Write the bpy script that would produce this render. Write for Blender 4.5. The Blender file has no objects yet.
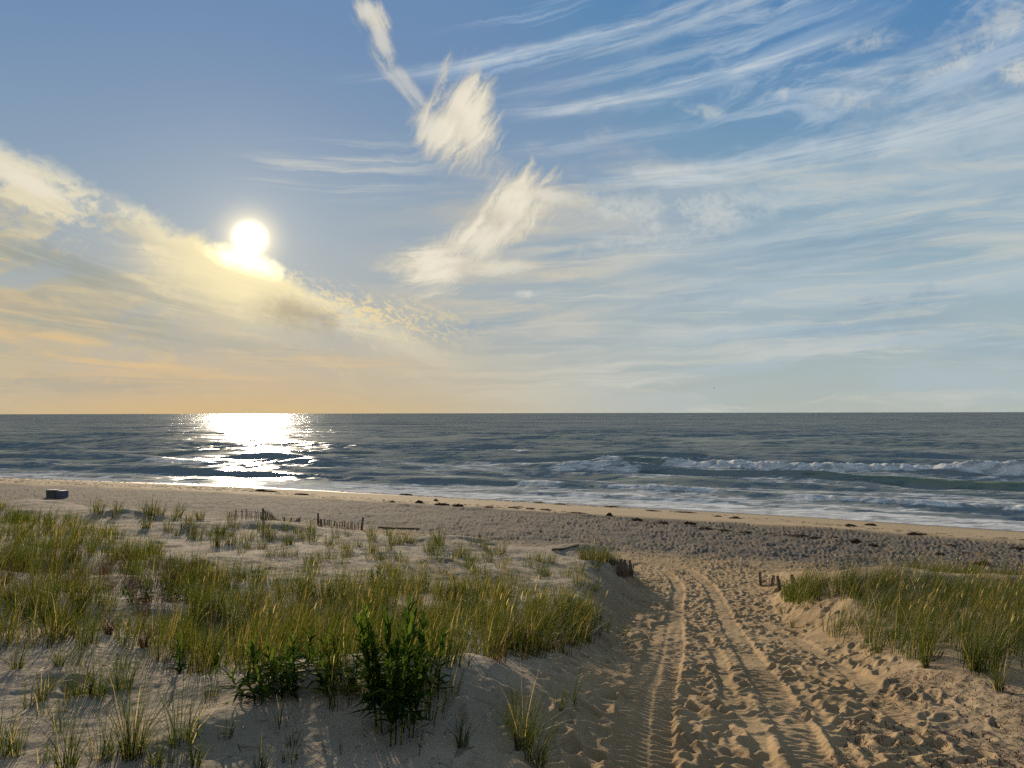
import bpy, math, random
import numpy as np
from mathutils import Vector, Matrix, Euler

rng = np.random.default_rng(7)
random.seed(7)
scene = bpy.context.scene
col = scene.collection
R = math.radians

# ------------------------------------------------------------------ camera
CAM_H = 7.5                      # metres above the sea
PITCH, ROLL, FPX = R(2.16), R(-0.12), 768.0
cam_d = bpy.data.cameras.new('camera')
cam_d.sensor_width = 36.0
cam_d.lens = 27.0
cam_d.clip_start = 0.05
cam_d.clip_end = 100000.0
cam = bpy.data.objects.new('camera', cam_d)
col.objects.link(cam)
cam.location = (0, 0, CAM_H)
CAM_M = Matrix.Rotation(R(90) + PITCH, 3, 'X') @ Matrix.Rotation(ROLL, 3, 'Z')
cam.rotation_euler = CAM_M.to_euler()
scene.camera = cam
CM = np.array(CAM_M)

def px_dir(px, py):
    """direction in the world seen at a pixel of the photograph"""
    d = np.stack([np.asarray(px, float) - 512, 384 - np.asarray(py, float), np.full(np.shape(px), -FPX)], -1)
    d = d @ CM.T
    return d / np.linalg.norm(d, axis=-1, keepdims=True)

def px_azel(px, py):
    d = px_dir(px, py)
    return float(np.arctan2(d[0], d[1])), float(np.arctan2(d[2], np.hypot(d[0], d[1])))

SUN_AZ, SUN_EL = px_azel(250, 238)
SUN_DIR = Vector((math.sin(SUN_AZ) * math.cos(SUN_EL), math.cos(SUN_AZ) * math.cos(SUN_EL), math.sin(SUN_EL)))

# ------------------------------------------------------------------ exposure
EXPO = 0.75
scene.view_settings.view_transform = 'Standard'
scene.view_settings.look = 'None'
scene.view_settings.gamma = 1.0
scene.view_settings.use_curve_mapping = False
scene.view_settings.exposure = EXPO

def S(r, g, b, k=1.0):
    """colour as seen on screen -> scene radiance at this exposure"""
    f = lambda c: (c / 12.92 if c <= 0.04045 else ((c + 0.055) / 1.055) ** 2.4) / 2 ** EXPO * k
    return (f(r / 255), f(g / 255), f(b / 255), 1.0)

scene.cycles.use_adaptive_sampling = True
scene.cycles.use_denoising = False
scene.cycles.adaptive_threshold = 0.015
scene.cycles.adaptive_min_samples = 12
scene.cycles.max_bounces = 6
scene.cycles.diffuse_bounces = 2
scene.cycles.glossy_bounces = 3
scene.cycles.transmission_bounces = 3
scene.cycles.sample_clamp_indirect = 4.0

# ------------------------------------------------------------------ node helpers
class NT:
    def __init__(s, tree):
        s.t = tree; s.n = tree.nodes; s.l = tree.links
    def put(s, sock, v):
        if v is None: return
        if isinstance(v, bpy.types.NodeSocket): s.l.new(v, sock)
        else: sock.default_value = v
    def m(s, op, a, b=None, c=None, clamp=False):
        n = s.n.new('ShaderNodeMath'); n.operation = op; n.use_clamp = clamp
        s.put(n.inputs[0], a); s.put(n.inputs[1], b); s.put(n.inputs[2], c)
        return n.outputs[0]
    def add(s, *v):
        r = v[0]
        for w in v[1:]: r = s.m('ADD', r, w)
        return r
    def sub(s, a, b): return s.m('SUBTRACT', a, b)
    def mul(s, *v):
        r = v[0]
        for w in v[1:]: r = s.m('MULTIPLY', r, w)
        return r
    def ss(s, x, lo, hi, a=0.0, b=1.0):
        n = s.n.new('ShaderNodeMapRange'); n.interpolation_type = 'SMOOTHSTEP'
        s.put(n.inputs['Value'], x); s.put(n.inputs['From Min'], lo); s.put(n.inputs['From Max'], hi)
        s.put(n.inputs['To Min'], a); s.put(n.inputs['To Max'], b)
        return n.outputs[0]
    def vec(s, x, y, z=0.0):
        n = s.n.new('ShaderNodeCombineXYZ')
        s.put(n.inputs[0], x); s.put(n.inputs[1], y); s.put(n.inputs[2], z)
        return n.outputs[0]
    def noise(s, v, scale, detail=4.0, rough=0.55, dist=0.0, dim='3D', lac=2.0):
        n = s.n.new('ShaderNodeTexNoise'); n.noise_dimensions = dim
        s.put(n.inputs['Vector'], v); s.put(n.inputs['Scale'], scale); s.put(n.inputs['Detail'], detail)
        s.put(n.inputs['Roughness'], rough); s.put(n.inputs['Distortion'], dist); s.put(n.inputs['Lacunarity'], lac)
        return n.outputs[0]
    def mix(s, a, b, f):
        n = s.n.new('ShaderNodeMix'); n.data_type = 'RGBA'
        s.put(n.inputs[0], f); s.put(n.inputs[6], a); s.put(n.inputs[7], b)
        return n.outputs[2]
    def cadd(s, a, b, f=1.0):
        n = s.n.new('ShaderNodeMix'); n.data_type = 'RGBA'; n.blend_type = 'ADD'
        s.put(n.inputs[0], f); s.put(n.inputs[6], a); s.put(n.inputs[7], b)
        return n.outputs[2]
    def cmul(s, a, b, f=1.0):
        n = s.n.new('ShaderNodeMix'); n.data_type = 'RGBA'; n.blend_type = 'MULTIPLY'
        s.put(n.inputs[0], f); s.put(n.inputs[6], a); s.put(n.inputs[7], b)
        return n.outputs[2]
    def attr(s, name):
        n = s.n.new('ShaderNodeAttribute'); n.attribute_name = name
        return n.outputs['Fac']

# ------------------------------------------------------------------ world: Nishita sky with procedural clouds
world = bpy.data.worlds.new('World')
scene.world = world
world.use_nodes = True
W = NT(world.node_tree)
W.n.clear()
out = W.n.new('ShaderNodeOutputWorld')
bg = W.n.new('ShaderNodeBackground')
W.l.new(bg.outputs[0], out.inputs[0])
sky = W.n.new('ShaderNodeTexSky')
sky.sky_type = 'NISHITA'
sky.sun_disc = False
sky.sun_elevation = SUN_EL
sky.sun_rotation = SUN_AZ
sky.air_density = 1.0
sky.dust_density = 1.2
sky.ozone_density = 2.0
SKY_STRENGTH = 0.1
tc = W.n.new('ShaderNodeTexCoord')
sx = W.n.new('ShaderNodeSeparateXYZ')
W.l.new(tc.outputs['Generated'], sx.inputs[0])
X_, Y_, Z_ = sx.outputs
A = W.m('ARCTAN2', X_, Y_)                                   # azimuth from +Y
E = W.m('ARCTAN2', Z_, W.m('SQRT', W.add(W.mul(X_, X_), W.mul(Y_, Y_))))   # elevation
dotn = W.n.new('ShaderNodeVectorMath'); dotn.operation = 'DOT_PRODUCT'
W.l.new(tc.outputs['Generated'], dotn.inputs[0]); dotn.inputs[1].default_value = SUN_DIR
ANG = W.mul(W.m('ARCCOSINE', W.m('MINIMUM', dotn.outputs['Value'], 0.9999999)), 57.29578)    # degrees from the sun
K = 768.0
AX = W.mul(A, K); EY = W.mul(E, K)                           # about one unit per tenth of a degree

def frame(px, py, deg=0.0):
    """local axes (p along, q across) about a point of the sky"""
    a0, e0 = px_azel(px, py)
    du = W.sub(AX, a0 * K); dv = W.sub(EY, e0 * K)
    c, s_ = math.cos(R(deg)), math.sin(R(deg))
    return W.add(W.mul(du, c), W.mul(dv, s_)), W.sub(W.mul(dv, c), W.mul(du, s_))

SKYV = W.vec(AX, EY, 0.0)
n_big = W.noise(W.vec(W.mul(AX, 0.55), EY, 3.0), 0.012, 5, 0.6, 0.6)
n_mid = W.noise(W.vec(W.mul(AX, 0.8), EY, 9.0), 0.035, 6, 0.62, 0.8)
n_fin = W.noise(W.vec(AX, EY, 5.0), 0.11, 5, 0.65, 0.4)
wob = W.add(W.mul(W.sub(n_big, 0.5), 1.1), W.mul(W.sub(n_mid, 0.5), 0.8), W.mul(W.sub(n_fin, 0.5), 0.35))

def ell(px, py, rx, ry, deg=0.0, soft=0.6, warp=1.0, off=0.0):
    p, q = frame(px, py, deg)
    d = W.m('SQRT', W.add(W.m('POWER', W.m('ABSOLUTE', W.mul(p, 1 / rx)), 2.0), W.m('POWER', W.m('ABSOLUTE', W.mul(q, 1 / ry)), 2.0)))
    return W.ss(W.add(W.sub(1.0 + off, d), W.mul(wob, warp)), 0.0, soft)

def streaks(deg, su, sv, lo, hi, detail=5, rough=0.55, bend=0.0, seed=0.0, dist=0.3):
    """fine parallel fibres: noise stretched along a direction, gently bent"""
    p, q = frame(640, 200, deg)
    q2 = W.add(q, W.mul(W.mul(p, p), bend), W.mul(W.sub(n_big, 0.5), 26.0))
    return W.ss(W.noise(W.vec(W.mul(p, su), W.mul(q2, sv), seed), 1.0, detail, rough, dist), lo, hi)

# base: Nishita, slightly graded by the thin high haze of the day
nishi = W.n.new('ShaderNodeMix'); nishi.data_type = 'RGBA'; nishi.blend_type = 'MULTIPLY'
nishi.inputs[0].default_value = 1.0
W.l.new(sky.outputs[0], nishi.inputs[6]); nishi.inputs[7].default_value = (SKY_STRENGTH,) * 3 + (1,)
c = nishi.outputs[2]
BLUE_HI, BLUE_LO = S(66, 122, 176), S(132, 168, 192)
hz_t = W.ss(E, 0.05, 0.5)
dk = W.n.new('ShaderNodeMix'); dk.data_type = 'RGBA'; dk.blend_type = 'DARKEN'; dk.inputs[0].default_value = 1.0
W.l.new(c, dk.inputs[6]); dk.inputs[7].default_value = S(225, 215, 190); c = dk.outputs[2]
c = W.mix(c, W.mix(BLUE_LO, BLUE_HI, hz_t), 0.88)
# warm side around the sun, low down
lowband = W.m('EXPONENT', W.mul(W.m('MAXIMUM', E, 0.0), -1 / 0.12))
warm = W.m('EXPONENT', W.mul(W.m('POWER', W.mul(W.sub(A, -0.36), 1 / 0.40), 2.0), -1.0))
HZ_COOL, HZ_WARM = S(178, 184, 174), S(214, 180, 126)
hzc = W.mix(HZ_COOL, HZ_WARM, warm)
c = W.mix(c, hzc, W.m('MULTIPLY', lowband, 0.95, clamp=True))
# cirrostratus veil low on the right
veil_c = W.mix(S(176, 191, 199), S(232, 208, 164), W.ss(ANG, 38.0, 8.0))
ve = W.add(EY, W.mul(W.sub(n_big, 0.5), 170.0), W.mul(W.sub(n_mid, 0.5), 60.0), W.mul(AX, -0.06))
fib = streaks(2, 0.0030, 0.020, 0.36, 0.62, 6, 0.56, 0.0, 21.0, 0.9)
veil = W.mul(W.ss(ve, 262.0, 190.0), W.ss(AX, -190.0, 40.0), W.add(0.12, W.mul(fib, 0.76)))
veil = W.mul(veil, W.ss(E, 0.0, 0.06, 0.5, 1.0))
c = W.mix(c, veil_c, veil)
fib2 = streaks(1, 0.005, 0.05, 0.48, 0.68, 6, 0.6, 0.0, 33.0, 0.9)
c = W.mix(c, S(208, 206, 194), W.mul(fib2, W.ss(ve, 262.0, 180.0), W.ss(AX, -90.0, 100.0), 0.55))
# fibres high on the right
st1 = streaks(10, 0.0016, 0.050, 0.47, 0.68, 6, 0.6, -0.00006, 2.0, 0.2)
reg1 = W.mul(W.ss(AX, -140.0, 10.0), W.ss(AX, 400.0, 200.0), W.ss(EY, 285.0, 335.0))
c = W.mix(c, S(176, 196, 216), W.mul(st1, reg1, 0.7))
st2 = streaks(9, 0.006, 0.030, 0.46, 0.68, 7, 0.66, 0.0, 14.0, 1.2)
reg2 = W.mul(W.ss(AX, 60.0, 300.0), W.ss(EY, 190.0, 290.0))
c = W.mix(c, S(186, 201, 214), W.mul(st2, reg2, 0.6))
# faint level fibres right of the sun
st3 = streaks(2, 0.0035, 0.085, 0.42, 0.62, 5, 0.55, 0.0, 44.0, 0.3)
reg3 = W.mul(ell(345, 170, 150, 40, 3, 0.9, 0.3), W.ss(AX, -300.0, -230.0))
c = W.mix(c, S(190, 194, 192), W.mul(st3, reg3, 0.75))
# long bright lines, frayed along their length
def line(px, py, deg, half, thick, bend, colr, f, warp=9.0):
    p, q = frame(px, py, deg)
    qq = W.add(q, W.mul(W.mul(p, p), bend), W.mul(W.sub(n_mid, 0.5), warp))
    fr = W.noise(W.vec(W.mul(p, 0.012), W.mul(q, 0.20), px * 0.37), 1.0, 2, 0.6, 0.3)
    b = W.mul(W.m('EXPONENT', W.mul(W.m('POWER', W.m('ABSOLUTE', W.mul(qq, 1 / thick)), 2.0), -1.0)),
              W.ss(W.m('ABSOLUTE', p), half, half * 0.25), W.ss(fr, 0.34, 0.60, 0.15, 1.0))
    return W.mix(c, colr, W.mul(b, f))
for px, py, deg, half, thick, bend, f in ((560, 44, 10, 260, 4.0, -0.00004, 0.75), (690, 22, 11, 220, 6, -0.00004, 0.5), (680, 86, 8, 220, 4.5, -0.00012, 0.85), (640, 66, 9, 200, 6, -0.00005, 0.4),
        (600, 104, 3, 130, 6.0, -0.0001, 0.5), (660, 176, 0, 80, 6, 0.0, 0.9), (700, 181, -3, 60, 4, 0.0, 0.8), (600, 142, 5, 120, 7, 0.0, 0.35),
        (860, 140, 5, 200, 9, 0.0001, 0.5), (950, 128, 6, 140, 10, 0.0, 0.55), (760, 158, 5, 120, 6, 0.0, 0.4), (905, 60, 9, 90, 7, 0.0, 0.4)):
    c = line(px, py, deg, half, thick, bend, S(202, 210, 214), f * 0.82)
# small puffs high right
for px, py, rx, ry, deg, f in ((945, 68, 55, 13, 13, 0.8), (1018, 72, 24, 14, 0, 0.8), (850, 98, 52, 20, -10, 0.5), (784, 93, 11, 8, 0, 0.6), (865, 45, 50, 13, 5, 0.45), (1000, 22, 60, 22, 8, 0.5),
                               (620, 206, 110, 20, -4, 0.55), (650, 238, 120, 18, 6, 0.4), (700, 110, 26, 6, -20, 0.4), (527, 294, 14, 5, 0, 0.8), (720, 205, 160, 20, 4, 0.3)):
    c = W.mix(c, S(208, 210, 204), W.mul(ell(px, py, rx, ry, deg, 1.0, 1.9), W.ss(W.add(n_fin, n_mid), 0.80, 1.15, 0.25, 1.0), f))
# blue gaps and grey-blue lines in the veil
for px, py, half, th, f in ((905, 300, 75, 6, 0.6), (850, 328, 110, 8, 0.45), (480, 322, 90, 12, 0.45), (1000, 345, 60, 8, 0.3), (870, 240, 130, 16, 0.5), (560, 345, 110, 10, 0.3), (560, 262, 70, 10, 0.5), (690, 296, 90, 8, 0.35)):
    c = line(px, py, 3, half, th, 0.0001, S(128, 157, 180), f, 26.0)
# cloud bank on the left: its upper edge falls from upper left to lower right
bp, bq = frame(215, 240, -21.5)
edge = W.add(W.mul(bq, -1.0), W.mul(W.sub(n_big, 0.5), 48.0), W.mul(W.sub(n_mid, 0.5), 18.0), W.mul(W.sub(n_fin, 0.5), 12.0), W.mul(W.mul(bp, bp), -0.0001))
bank = W.mul(W.ss(edge, -5.0, 12.0), W.ss(bp, 330.0, 80.0))
rib = streaks(-12, 0.006, 0.040, 0.38, 0.62, 6, 0.62, 0.0, 71.0, 0.9)
deep = W.ss(edge, 10.0, 110.0)
bank_c = W.mix(W.mix(S(196, 190, 170), S(236, 224, 190), rib), W.mix(S(178, 172, 148), S(216, 190, 142), rib), deep)
bank_c = W.mix(bank_c, S(238, 228, 196), W.mul(W.ss(edge, 26.0, 4.0), 0.7))
bank_c = W.mix(bank_c, S(255, 236, 176), W.ss(ANG, 9.0, 2.0, 0.0, 0.8))
holes = W.mul(W.ss(W.add(n_big, W.mul(W.sub(n_fin, 0.5), 0.25)), 0.48, 0.60), W.ss(ANG, 4.0, 10.0), 0.72)
c = W.mix(c, bank_c, W.m('MULTIPLY', W.mul(bank, W.ss(EY, 10.0, 110.0, 0.35, 1.0)), W.sub(0.84, holes), clamp=True))
c = W.mix(c, S(232, 224, 204), W.mul(ell(26, 180, 52, 13, -24, 0.8, 0.8), 0.85))
for px, py, half, th, deg, f in ((90, 362, 140, 5, -4, 0.6), (150, 378, 170, 6, 0, 0.4), (30, 336, 70, 6, -6, 0.6), (330, 362, 140, 7, -2, 0.35)):
    c = line(px, py, deg, half, th, 0.0, S(230, 192, 134), f, 20.0)
for px, py, half, th, deg, f in ((70, 318, 150, 14, -6, 0.55), (55, 262, 80, 12, -14, 0.75), (250, 348, 110, 10, -2, 0.35), (160, 300, 90, 12, -12, 0.45), (80, 385, 150, 8, 0, 0.35)):
    c = line(px, py, deg, half, th, 0.0, S(150, 156, 150), f, 34.0)
# ripples of small cloud right of and below the sun
rip = W.ss(W.noise(W.vec(W.mul(bp, 0.07), W.mul(bq, 0.13), 2.0), 1.5, 5, 0.65, 0.8), 0.46, 0.60)
c = W.mix(c, S(250, 228, 168), W.mul(rip, ell(345, 305, 150, 30, -19, 1.2, 0.9), 0.7))
c = W.mix(c, S(226, 206, 160), W.mul(rip, ell(400, 318, 110, 30, -10, 0.9, 0.8), 0.7))
c = W.mix(c, S(154, 142, 118), W.mul(ell(292, 312, 62, 22, -12, 1.2, 1.3), 0.65))
# the two bright clouds in the middle
def comb(deg, seed):
    p2, q2 = frame(470, 200, deg)
    return W.mul(W.sub(W.noise(W.vec(W.mul(p2, 0.016), W.mul(W.add(q2, W.mul(W.sub(n_mid, 0.5), 16.0)), 0.075), seed), 1.0, 6, 0.62, 0.5), 0.5), 2.0)
COMB = {}
def puff(px, py, rx, ry, deg, along, f, colr=(236, 228, 208)):
    """a torn tuft of cloud combed along one direction"""
    p, q = frame(px, py, deg)
    d = W.m('SQRT', W.add(W.m('POWER', W.m('ABSOLUTE', W.mul(p, 1 / rx)), 2.0), W.m('POWER', W.m('ABSOLUTE', W.mul(q, 1 / ry)), 2.0)))
    x = W.add(W.sub(1.12, d), COMB[along], W.mul(wob, 0.55))
    return W.mix(c, W.mix(S(*[v * 0.88 for v in colr]), S(*colr), W.ss(x, 0.2, 1.0)), W.mul(W.ss(x, -0.05, 0.75), f))
COMB[55] = comb(55, 2.0)
for a in ((466, 120, 36, 48, 14, 55, 0.97), (440, 132, 40, 26, -40, 55, 0.8), (516, 204, 46, 34, 34, 55, 0.97), (482, 240, 46, 26, 34, 55, 0.92)):
    c = puff(*a)
COMB[8] = comb(8, 5.0)
for a in ((432, 267, 50, 27, 8, 8, 0.96), (556, 196, 50, 10, -8, 8, 0.6), (500, 268, 50, 12, 4, 8, 0.55)):
    c = puff(*a)
COMB[-50] = comb(-50, 9.0)
for a in ((410, 90, 36, 10, -40, -50, 0.42), (369, 12, 22, 14, -25, -50, 0.75), (381, 38, 10, 24, 22, -50, 0.6)):
    c = puff(*a)
# the sun's blown-out disc and aureole (the light itself is the sun lamp)
c = W.cadd(c, S(236, 212, 168), W.mul(W.m('EXPONENT', W.mul(ANG, -1 / 5.5)), 0.27))
c = W.cadd(c, S(255, 226, 150), W.mul(W.m('EXPONENT', W.mul(W.m('POWER', W.mul(ANG, 1 / 1.5), 2.0), -1.0)), 0.85))
c = W.cadd(c, S(255, 246, 205), W.mul(W.m('EXPONENT', W.mul(W.m('POWER', W.mul(ANG, 1 / 1.0), 4.0), -1.0)), 2.0))
c = W.cadd(c, S(255, 250, 225, 6.0), W.ss(ANG, 1.1, 0.5))
c = W.cadd(c, S(255, 240, 180, 1.2), W.mul(ell(246, 262, 48, 15, -16, 0.9, 0.7), W.ss(n_fin, 0.3, 0.6, 0.5, 1.0), 1.1))
# zenith and below the horizon: plain dusk tone
c = W.mix(c, S(150, 165, 178), W.ss(E, 0.55, 0.85, 0.0, 0.7))  # unseen zenith greyed, added to cut blue in reflections and ambient
c = W.mix(c, S(120, 125, 125), W.ss(E, -0.005, -0.08))
W.l.new(c, bg.inputs[0])
bg.inputs[1].default_value = 1.0
world.cycles.sampling_method = 'MANUAL'
world.cycles.sample_map_resolution = 256

# ------------------------------------------------------------------ sun lamp
sd = bpy.data.lights.new('sun', 'SUN')
sd.energy = 4.6
sd.angle = R(0.55)
sd.color = (1.0, 0.82, 0.60)
sun = bpy.data.objects.new('sun', sd)
col.objects.link(sun)
sun.rotation_euler = SUN_DIR.to_track_quat('Z', 'Y').to_euler()
sun.location = SUN_DIR * 200

# ------------------------------------------------------------------ numpy noise
_tab = np.random.default_rng(99).random((256, 256))
def vnoise(x, y, seed=0):
    x = x + seed * 17.31; y = y + seed * 7.77
    xi = np.floor(x).astype(np.int64); yi = np.floor(y).astype(np.int64)
    fx = x - xi; fy = y - yi
    fx = fx * fx * fx * (fx * (fx * 6 - 15) + 10); fy = fy * fy * fy * (fy * (fy * 6 - 15) + 10)
    a = _tab[xi & 255, yi & 255]; b = _tab[(xi + 1) & 255, yi & 255]
    c_ = _tab[xi & 255, (yi + 1) & 255]; d = _tab[(xi + 1) & 255, (yi + 1) & 255]
    return (a + (b - a) * fx) * (1 - fy) + (c_ + (d - c_) * fx) * fy - 0.5
def fbm(x, y, o=4, seed=0, g=0.5):
    r = 0; amp = 1.0
    for i in range(o):
        ca, sa = math.cos(i * 1.1), math.sin(i * 1.1)
        r = r + amp * vnoise((x * ca - y * sa) * 2 ** i, (x * sa + y * ca) * 2 ** i, seed + i)
        amp *= g
    return r
def sstep(x, lo, hi):
    t = np.clip((x - lo) / (hi - lo), 0, 1)
    return t * t * (3 - 2 * t)

# ------------------------------------------------------------------ the lie of the land
SX = [-900, -400, -150, -61, -28, 0, 20, 34, 60, 150, 400]
SY = [330, 190, 118, 91, 80.0, 66, 56.5, 47.5, 30, -30, -200]
def shoreY(X):
    return sum(np.interp(X + d, SX, SY) for d in np.linspace(-9, 9, 7)) / 7
def inland(X, Y):                 # metres landward of the waterline
    return (shoreY(X) - Y) * 0.912
PN = [-400, -60, -30, -8, 0, 14, 18, 27.7, 34, 41.3, 47, 53, 57, 61, 66, 80, 900]
PZ = [-9, -4, -2, -0.55, 0.02, 1.2, 1.33, 1.65, 2.05, 2.75, 3.65, 4.55, 5.15, 5.75, 5.95, 6.0, 6.0]
DN = [-400, -60, -30, -8, 0, 14, 18, 29, 33, 38, 42, 47, 53, 57, 61, 66, 80, 900]
DZ = [-9, -4, -2, -0.55, 0.02, 1.2, 1.33, 1.7, 2.2, 3.35, 3.7, 4.15, 4.7, 5.3, 5.85, 6.0, 6.1, 6.1]
def prof(n, a, b, w=1.2):
    return sum(np.interp(n + d, a, b) for d in np.linspace(-w, w, 5)) / 5
MOUNDS = [(-0.95, 6.9, 1.5, 1.1, 0.36), (0.6, 8.6, 0.9, 1.5, 0.22), (2.5, 23.7, 1.3, 1.0, 0.34), (-1.8, 24.8, 1.3, 0.9, 0.3),
          (8.6, 17.8, 2.0, 1.2, 0.35), (12.0, 19.0, 3.0, 1.2, 0.3), (6.6, 9.6, 1.6, 2.0, 0.25), (-8.5, 27.0, 1.5, 0.9, 0.3), (-14, 29.5, 2.5, 1.2, 0.35), (-21, 33, 3.5, 2, 0.4)]
def path_x(Y): return 0.75 + 0.21 * Y
def path_mask(X, Y):
    hw = np.interp(Y, [0, 5, 12, 20, 26, 34], [1.5, 1.8, 2.0, 2.1, 2.3, 6.0])
    return 1 - sstep(np.abs(X - path_x(Y)) + 0.25 * fbm(X * 0.9, Y * 0.9, 2, 31), hw - 0.5, hw + 0.9)
def ground(X, Y):
    X = np.asarray(X, float); Y = np.asarray(Y, float)
    n = inland(X, Y)
    m = path_mask(X, Y)
    d = prof(n, DN, DZ); p = prof(n, PN, PZ)
    z = d + (p - d) * m
    dune = sstep(n, 33, 39) * (1 - m)
    z = z + dune * (0.30 * fbm(X * 0.22, Y * 0.22, 2, 3) + 0.13 * fbm(X * 0.8, Y * 0.8, 2, 8))
    for mx, my, rx, ry, h in MOUNDS:
        z = z + h * np.exp(-((X - mx) / rx) ** 2 - ((Y - my) / ry) ** 2)
    z = z + sstep(n, 1, 8) * 0.05 * fbm(X * 0.25, Y * 0.25, 3, 12)
    return z

def at(px, py):
    """where the line of sight of a pixel meets the land"""
    d = px_dir(np.asarray(px, float), np.asarray(py, float))
    lo = np.full(len(d), 2.5); hi = np.full(len(d), 300.0)
    for n in (160, 24):
        t = lo[:, None] * (hi / lo)[:, None] ** np.linspace(0, 1, n)
        P = np.array([0, 0, CAM_H]) + d[:, None, :] * t[..., None]
        g = P[..., 2] - ground(P[..., 0], P[..., 1])
        i = np.maximum(np.argmax(g < 0, axis=-1), 1); k = np.arange(len(d))
        lo, hi = t[k, i - 1], t[k, i]
    g0, g1 = g[k, i - 1], g[k, i]
    tt = lo + (hi - lo) * np.clip(g0 / np.maximum(g0 - g1, 1e-9), 0, 1)
    p = np.array([0, 0, CAM_H]) + d * tt[..., None]
    p[..., 2] = ground(p[..., 0], p[..., 1])
    return p
def to_px(P):
    q = (np.asarray(P) - np.array([0, 0, CAM_H])) @ CM
    w = np.where(q[..., 2] < -0.05, -q[..., 2], 1e-3)
    return 512 + FPX * q[..., 0] / w, 384 - FPX * q[..., 1] / w

# ------------------------------------------------------------------ footprints and tyre tracks
def prints(X, Y, cell, dens, depth, seed, ln=0.15, wd=0.075, aim=None):
    """one boot print per cell, jittered; dens is the share of cells trodden (an array)"""
    ci = np.floor(X / cell).astype(np.int64); cj = np.floor(Y / cell).astype(np.int64)
    h = np.zeros_like(X)
    for di in (-1, 0, 1):
        for dj in (-1, 0, 1):
            i = ci + di; j = cj + dj
            k = (i * 7919 + j * 104729 + seed * 1299709)
            r1 = _tab[k & 255, (k >> 8) & 255]; r2 = _tab[(k * 31 + 7) & 255, (k >> 4) & 255]
            r3 = _tab[(k * 57 + 3) & 255, (k * 13 >> 6) & 255]; r4 = _tab[(k * 101 + 11) & 255, (k * 29 >> 5) & 255]
            cx = (i + r1) * cell; cy = (j + r2) * cell
            an = (r3 - 0.5) * (2.2 if aim is not None else 6.28) + (aim if aim is not None else 0)
            ca = np.cos(an); sa = np.sin(an)
            dx = X - cx; dy = Y - cy
            p = (dx * ca + dy * sa) / ln; q = (dy * ca - dx * sa) / wd
            r = np.sqrt(p * p + q * q)
            g = -np.exp(-r ** 3 * 0.8) + 0.5 * np.exp(-((r - 1.55) / 0.5) ** 2)
            h += np.where(r4 < dens, g * (0.55 + 0.9 * r2), 0)
    return h * depth

def polyline_px(pts):
    P = at([p[0] for p in pts], [p[1] for p in pts])[:, :2]
    t = np.linspace(0, 1, len(P)); tt = np.linspace(0, 1, 60)
    Q = np.stack([np.interp(tt, t, P[:, 0]), np.interp(tt, t, P[:, 1])], 1)
    for _ in range(4):
        Q[1:-1] = (Q[:-2] + Q[1:-1] * 2 + Q[2:]) / 4
    return Q
def along(X, Y, Q):
    """distance across and along a polyline for points near it"""
    best = np.full(X.shape, 1e9); sal = np.zeros_like(X); acc = 0.0
    for a, b in zip(Q[:-1], Q[1:]):
        v = b - a; L = float(np.hypot(*v)) + 1e-9; v = v / L
        dx = X - a[0]; dy = Y - a[1]
        s = np.clip(dx * v[0] + dy * v[1], 0, L)
        ox = dx - s * v[0]; oy = dy - s * v[1]
        d = np.hypot(ox, oy); sg = np.sign(v[0] * dy - v[1] * dx)
        w = d < np.abs(best)
        best = np.where(w, d * np.where(sg == 0, 1, sg), best); sal = np.where(w, acc + s, sal)
        acc += L
    return best, sal
TRACKS = [   # pixels of the photograph, near to far; half width; depth; tread
    ([(653, 800), (654, 768), (654, 727), (662, 684), (675, 648), (674, 612), (680, 587), (668, 572), (640, 561), (600, 550)], 0.13, 0.05, 0.020),
    ([(628, 800), (630, 768), (633, 727), (640, 690), (654, 655), (662, 625)], 0.11, 0.035, 0.018),
    ([(836, 800), (818, 768), (790, 722), (771, 688), (752, 660), (733, 632), (721, 606), (709, 584), (690, 570), (660, 559), (610, 549)], 0.16, 0.050, 0.016),
    ([(872, 790), (850, 758), (809, 704), (790, 680)], 0.05, 0.03, 0.0),
    ([(770, 800), (767, 768), (757, 728), (729, 701), (723, 662), (705, 640)], 0.055, 0.035, 0.0),
    ([(905, 720), (850, 672), (800, 642), (760, 622)], 0.10, 0.03, 0.010),
]
TRACKS = [(polyline_px(p), hw, dp, tr) for p, hw, dp, tr in TRACKS]

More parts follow.
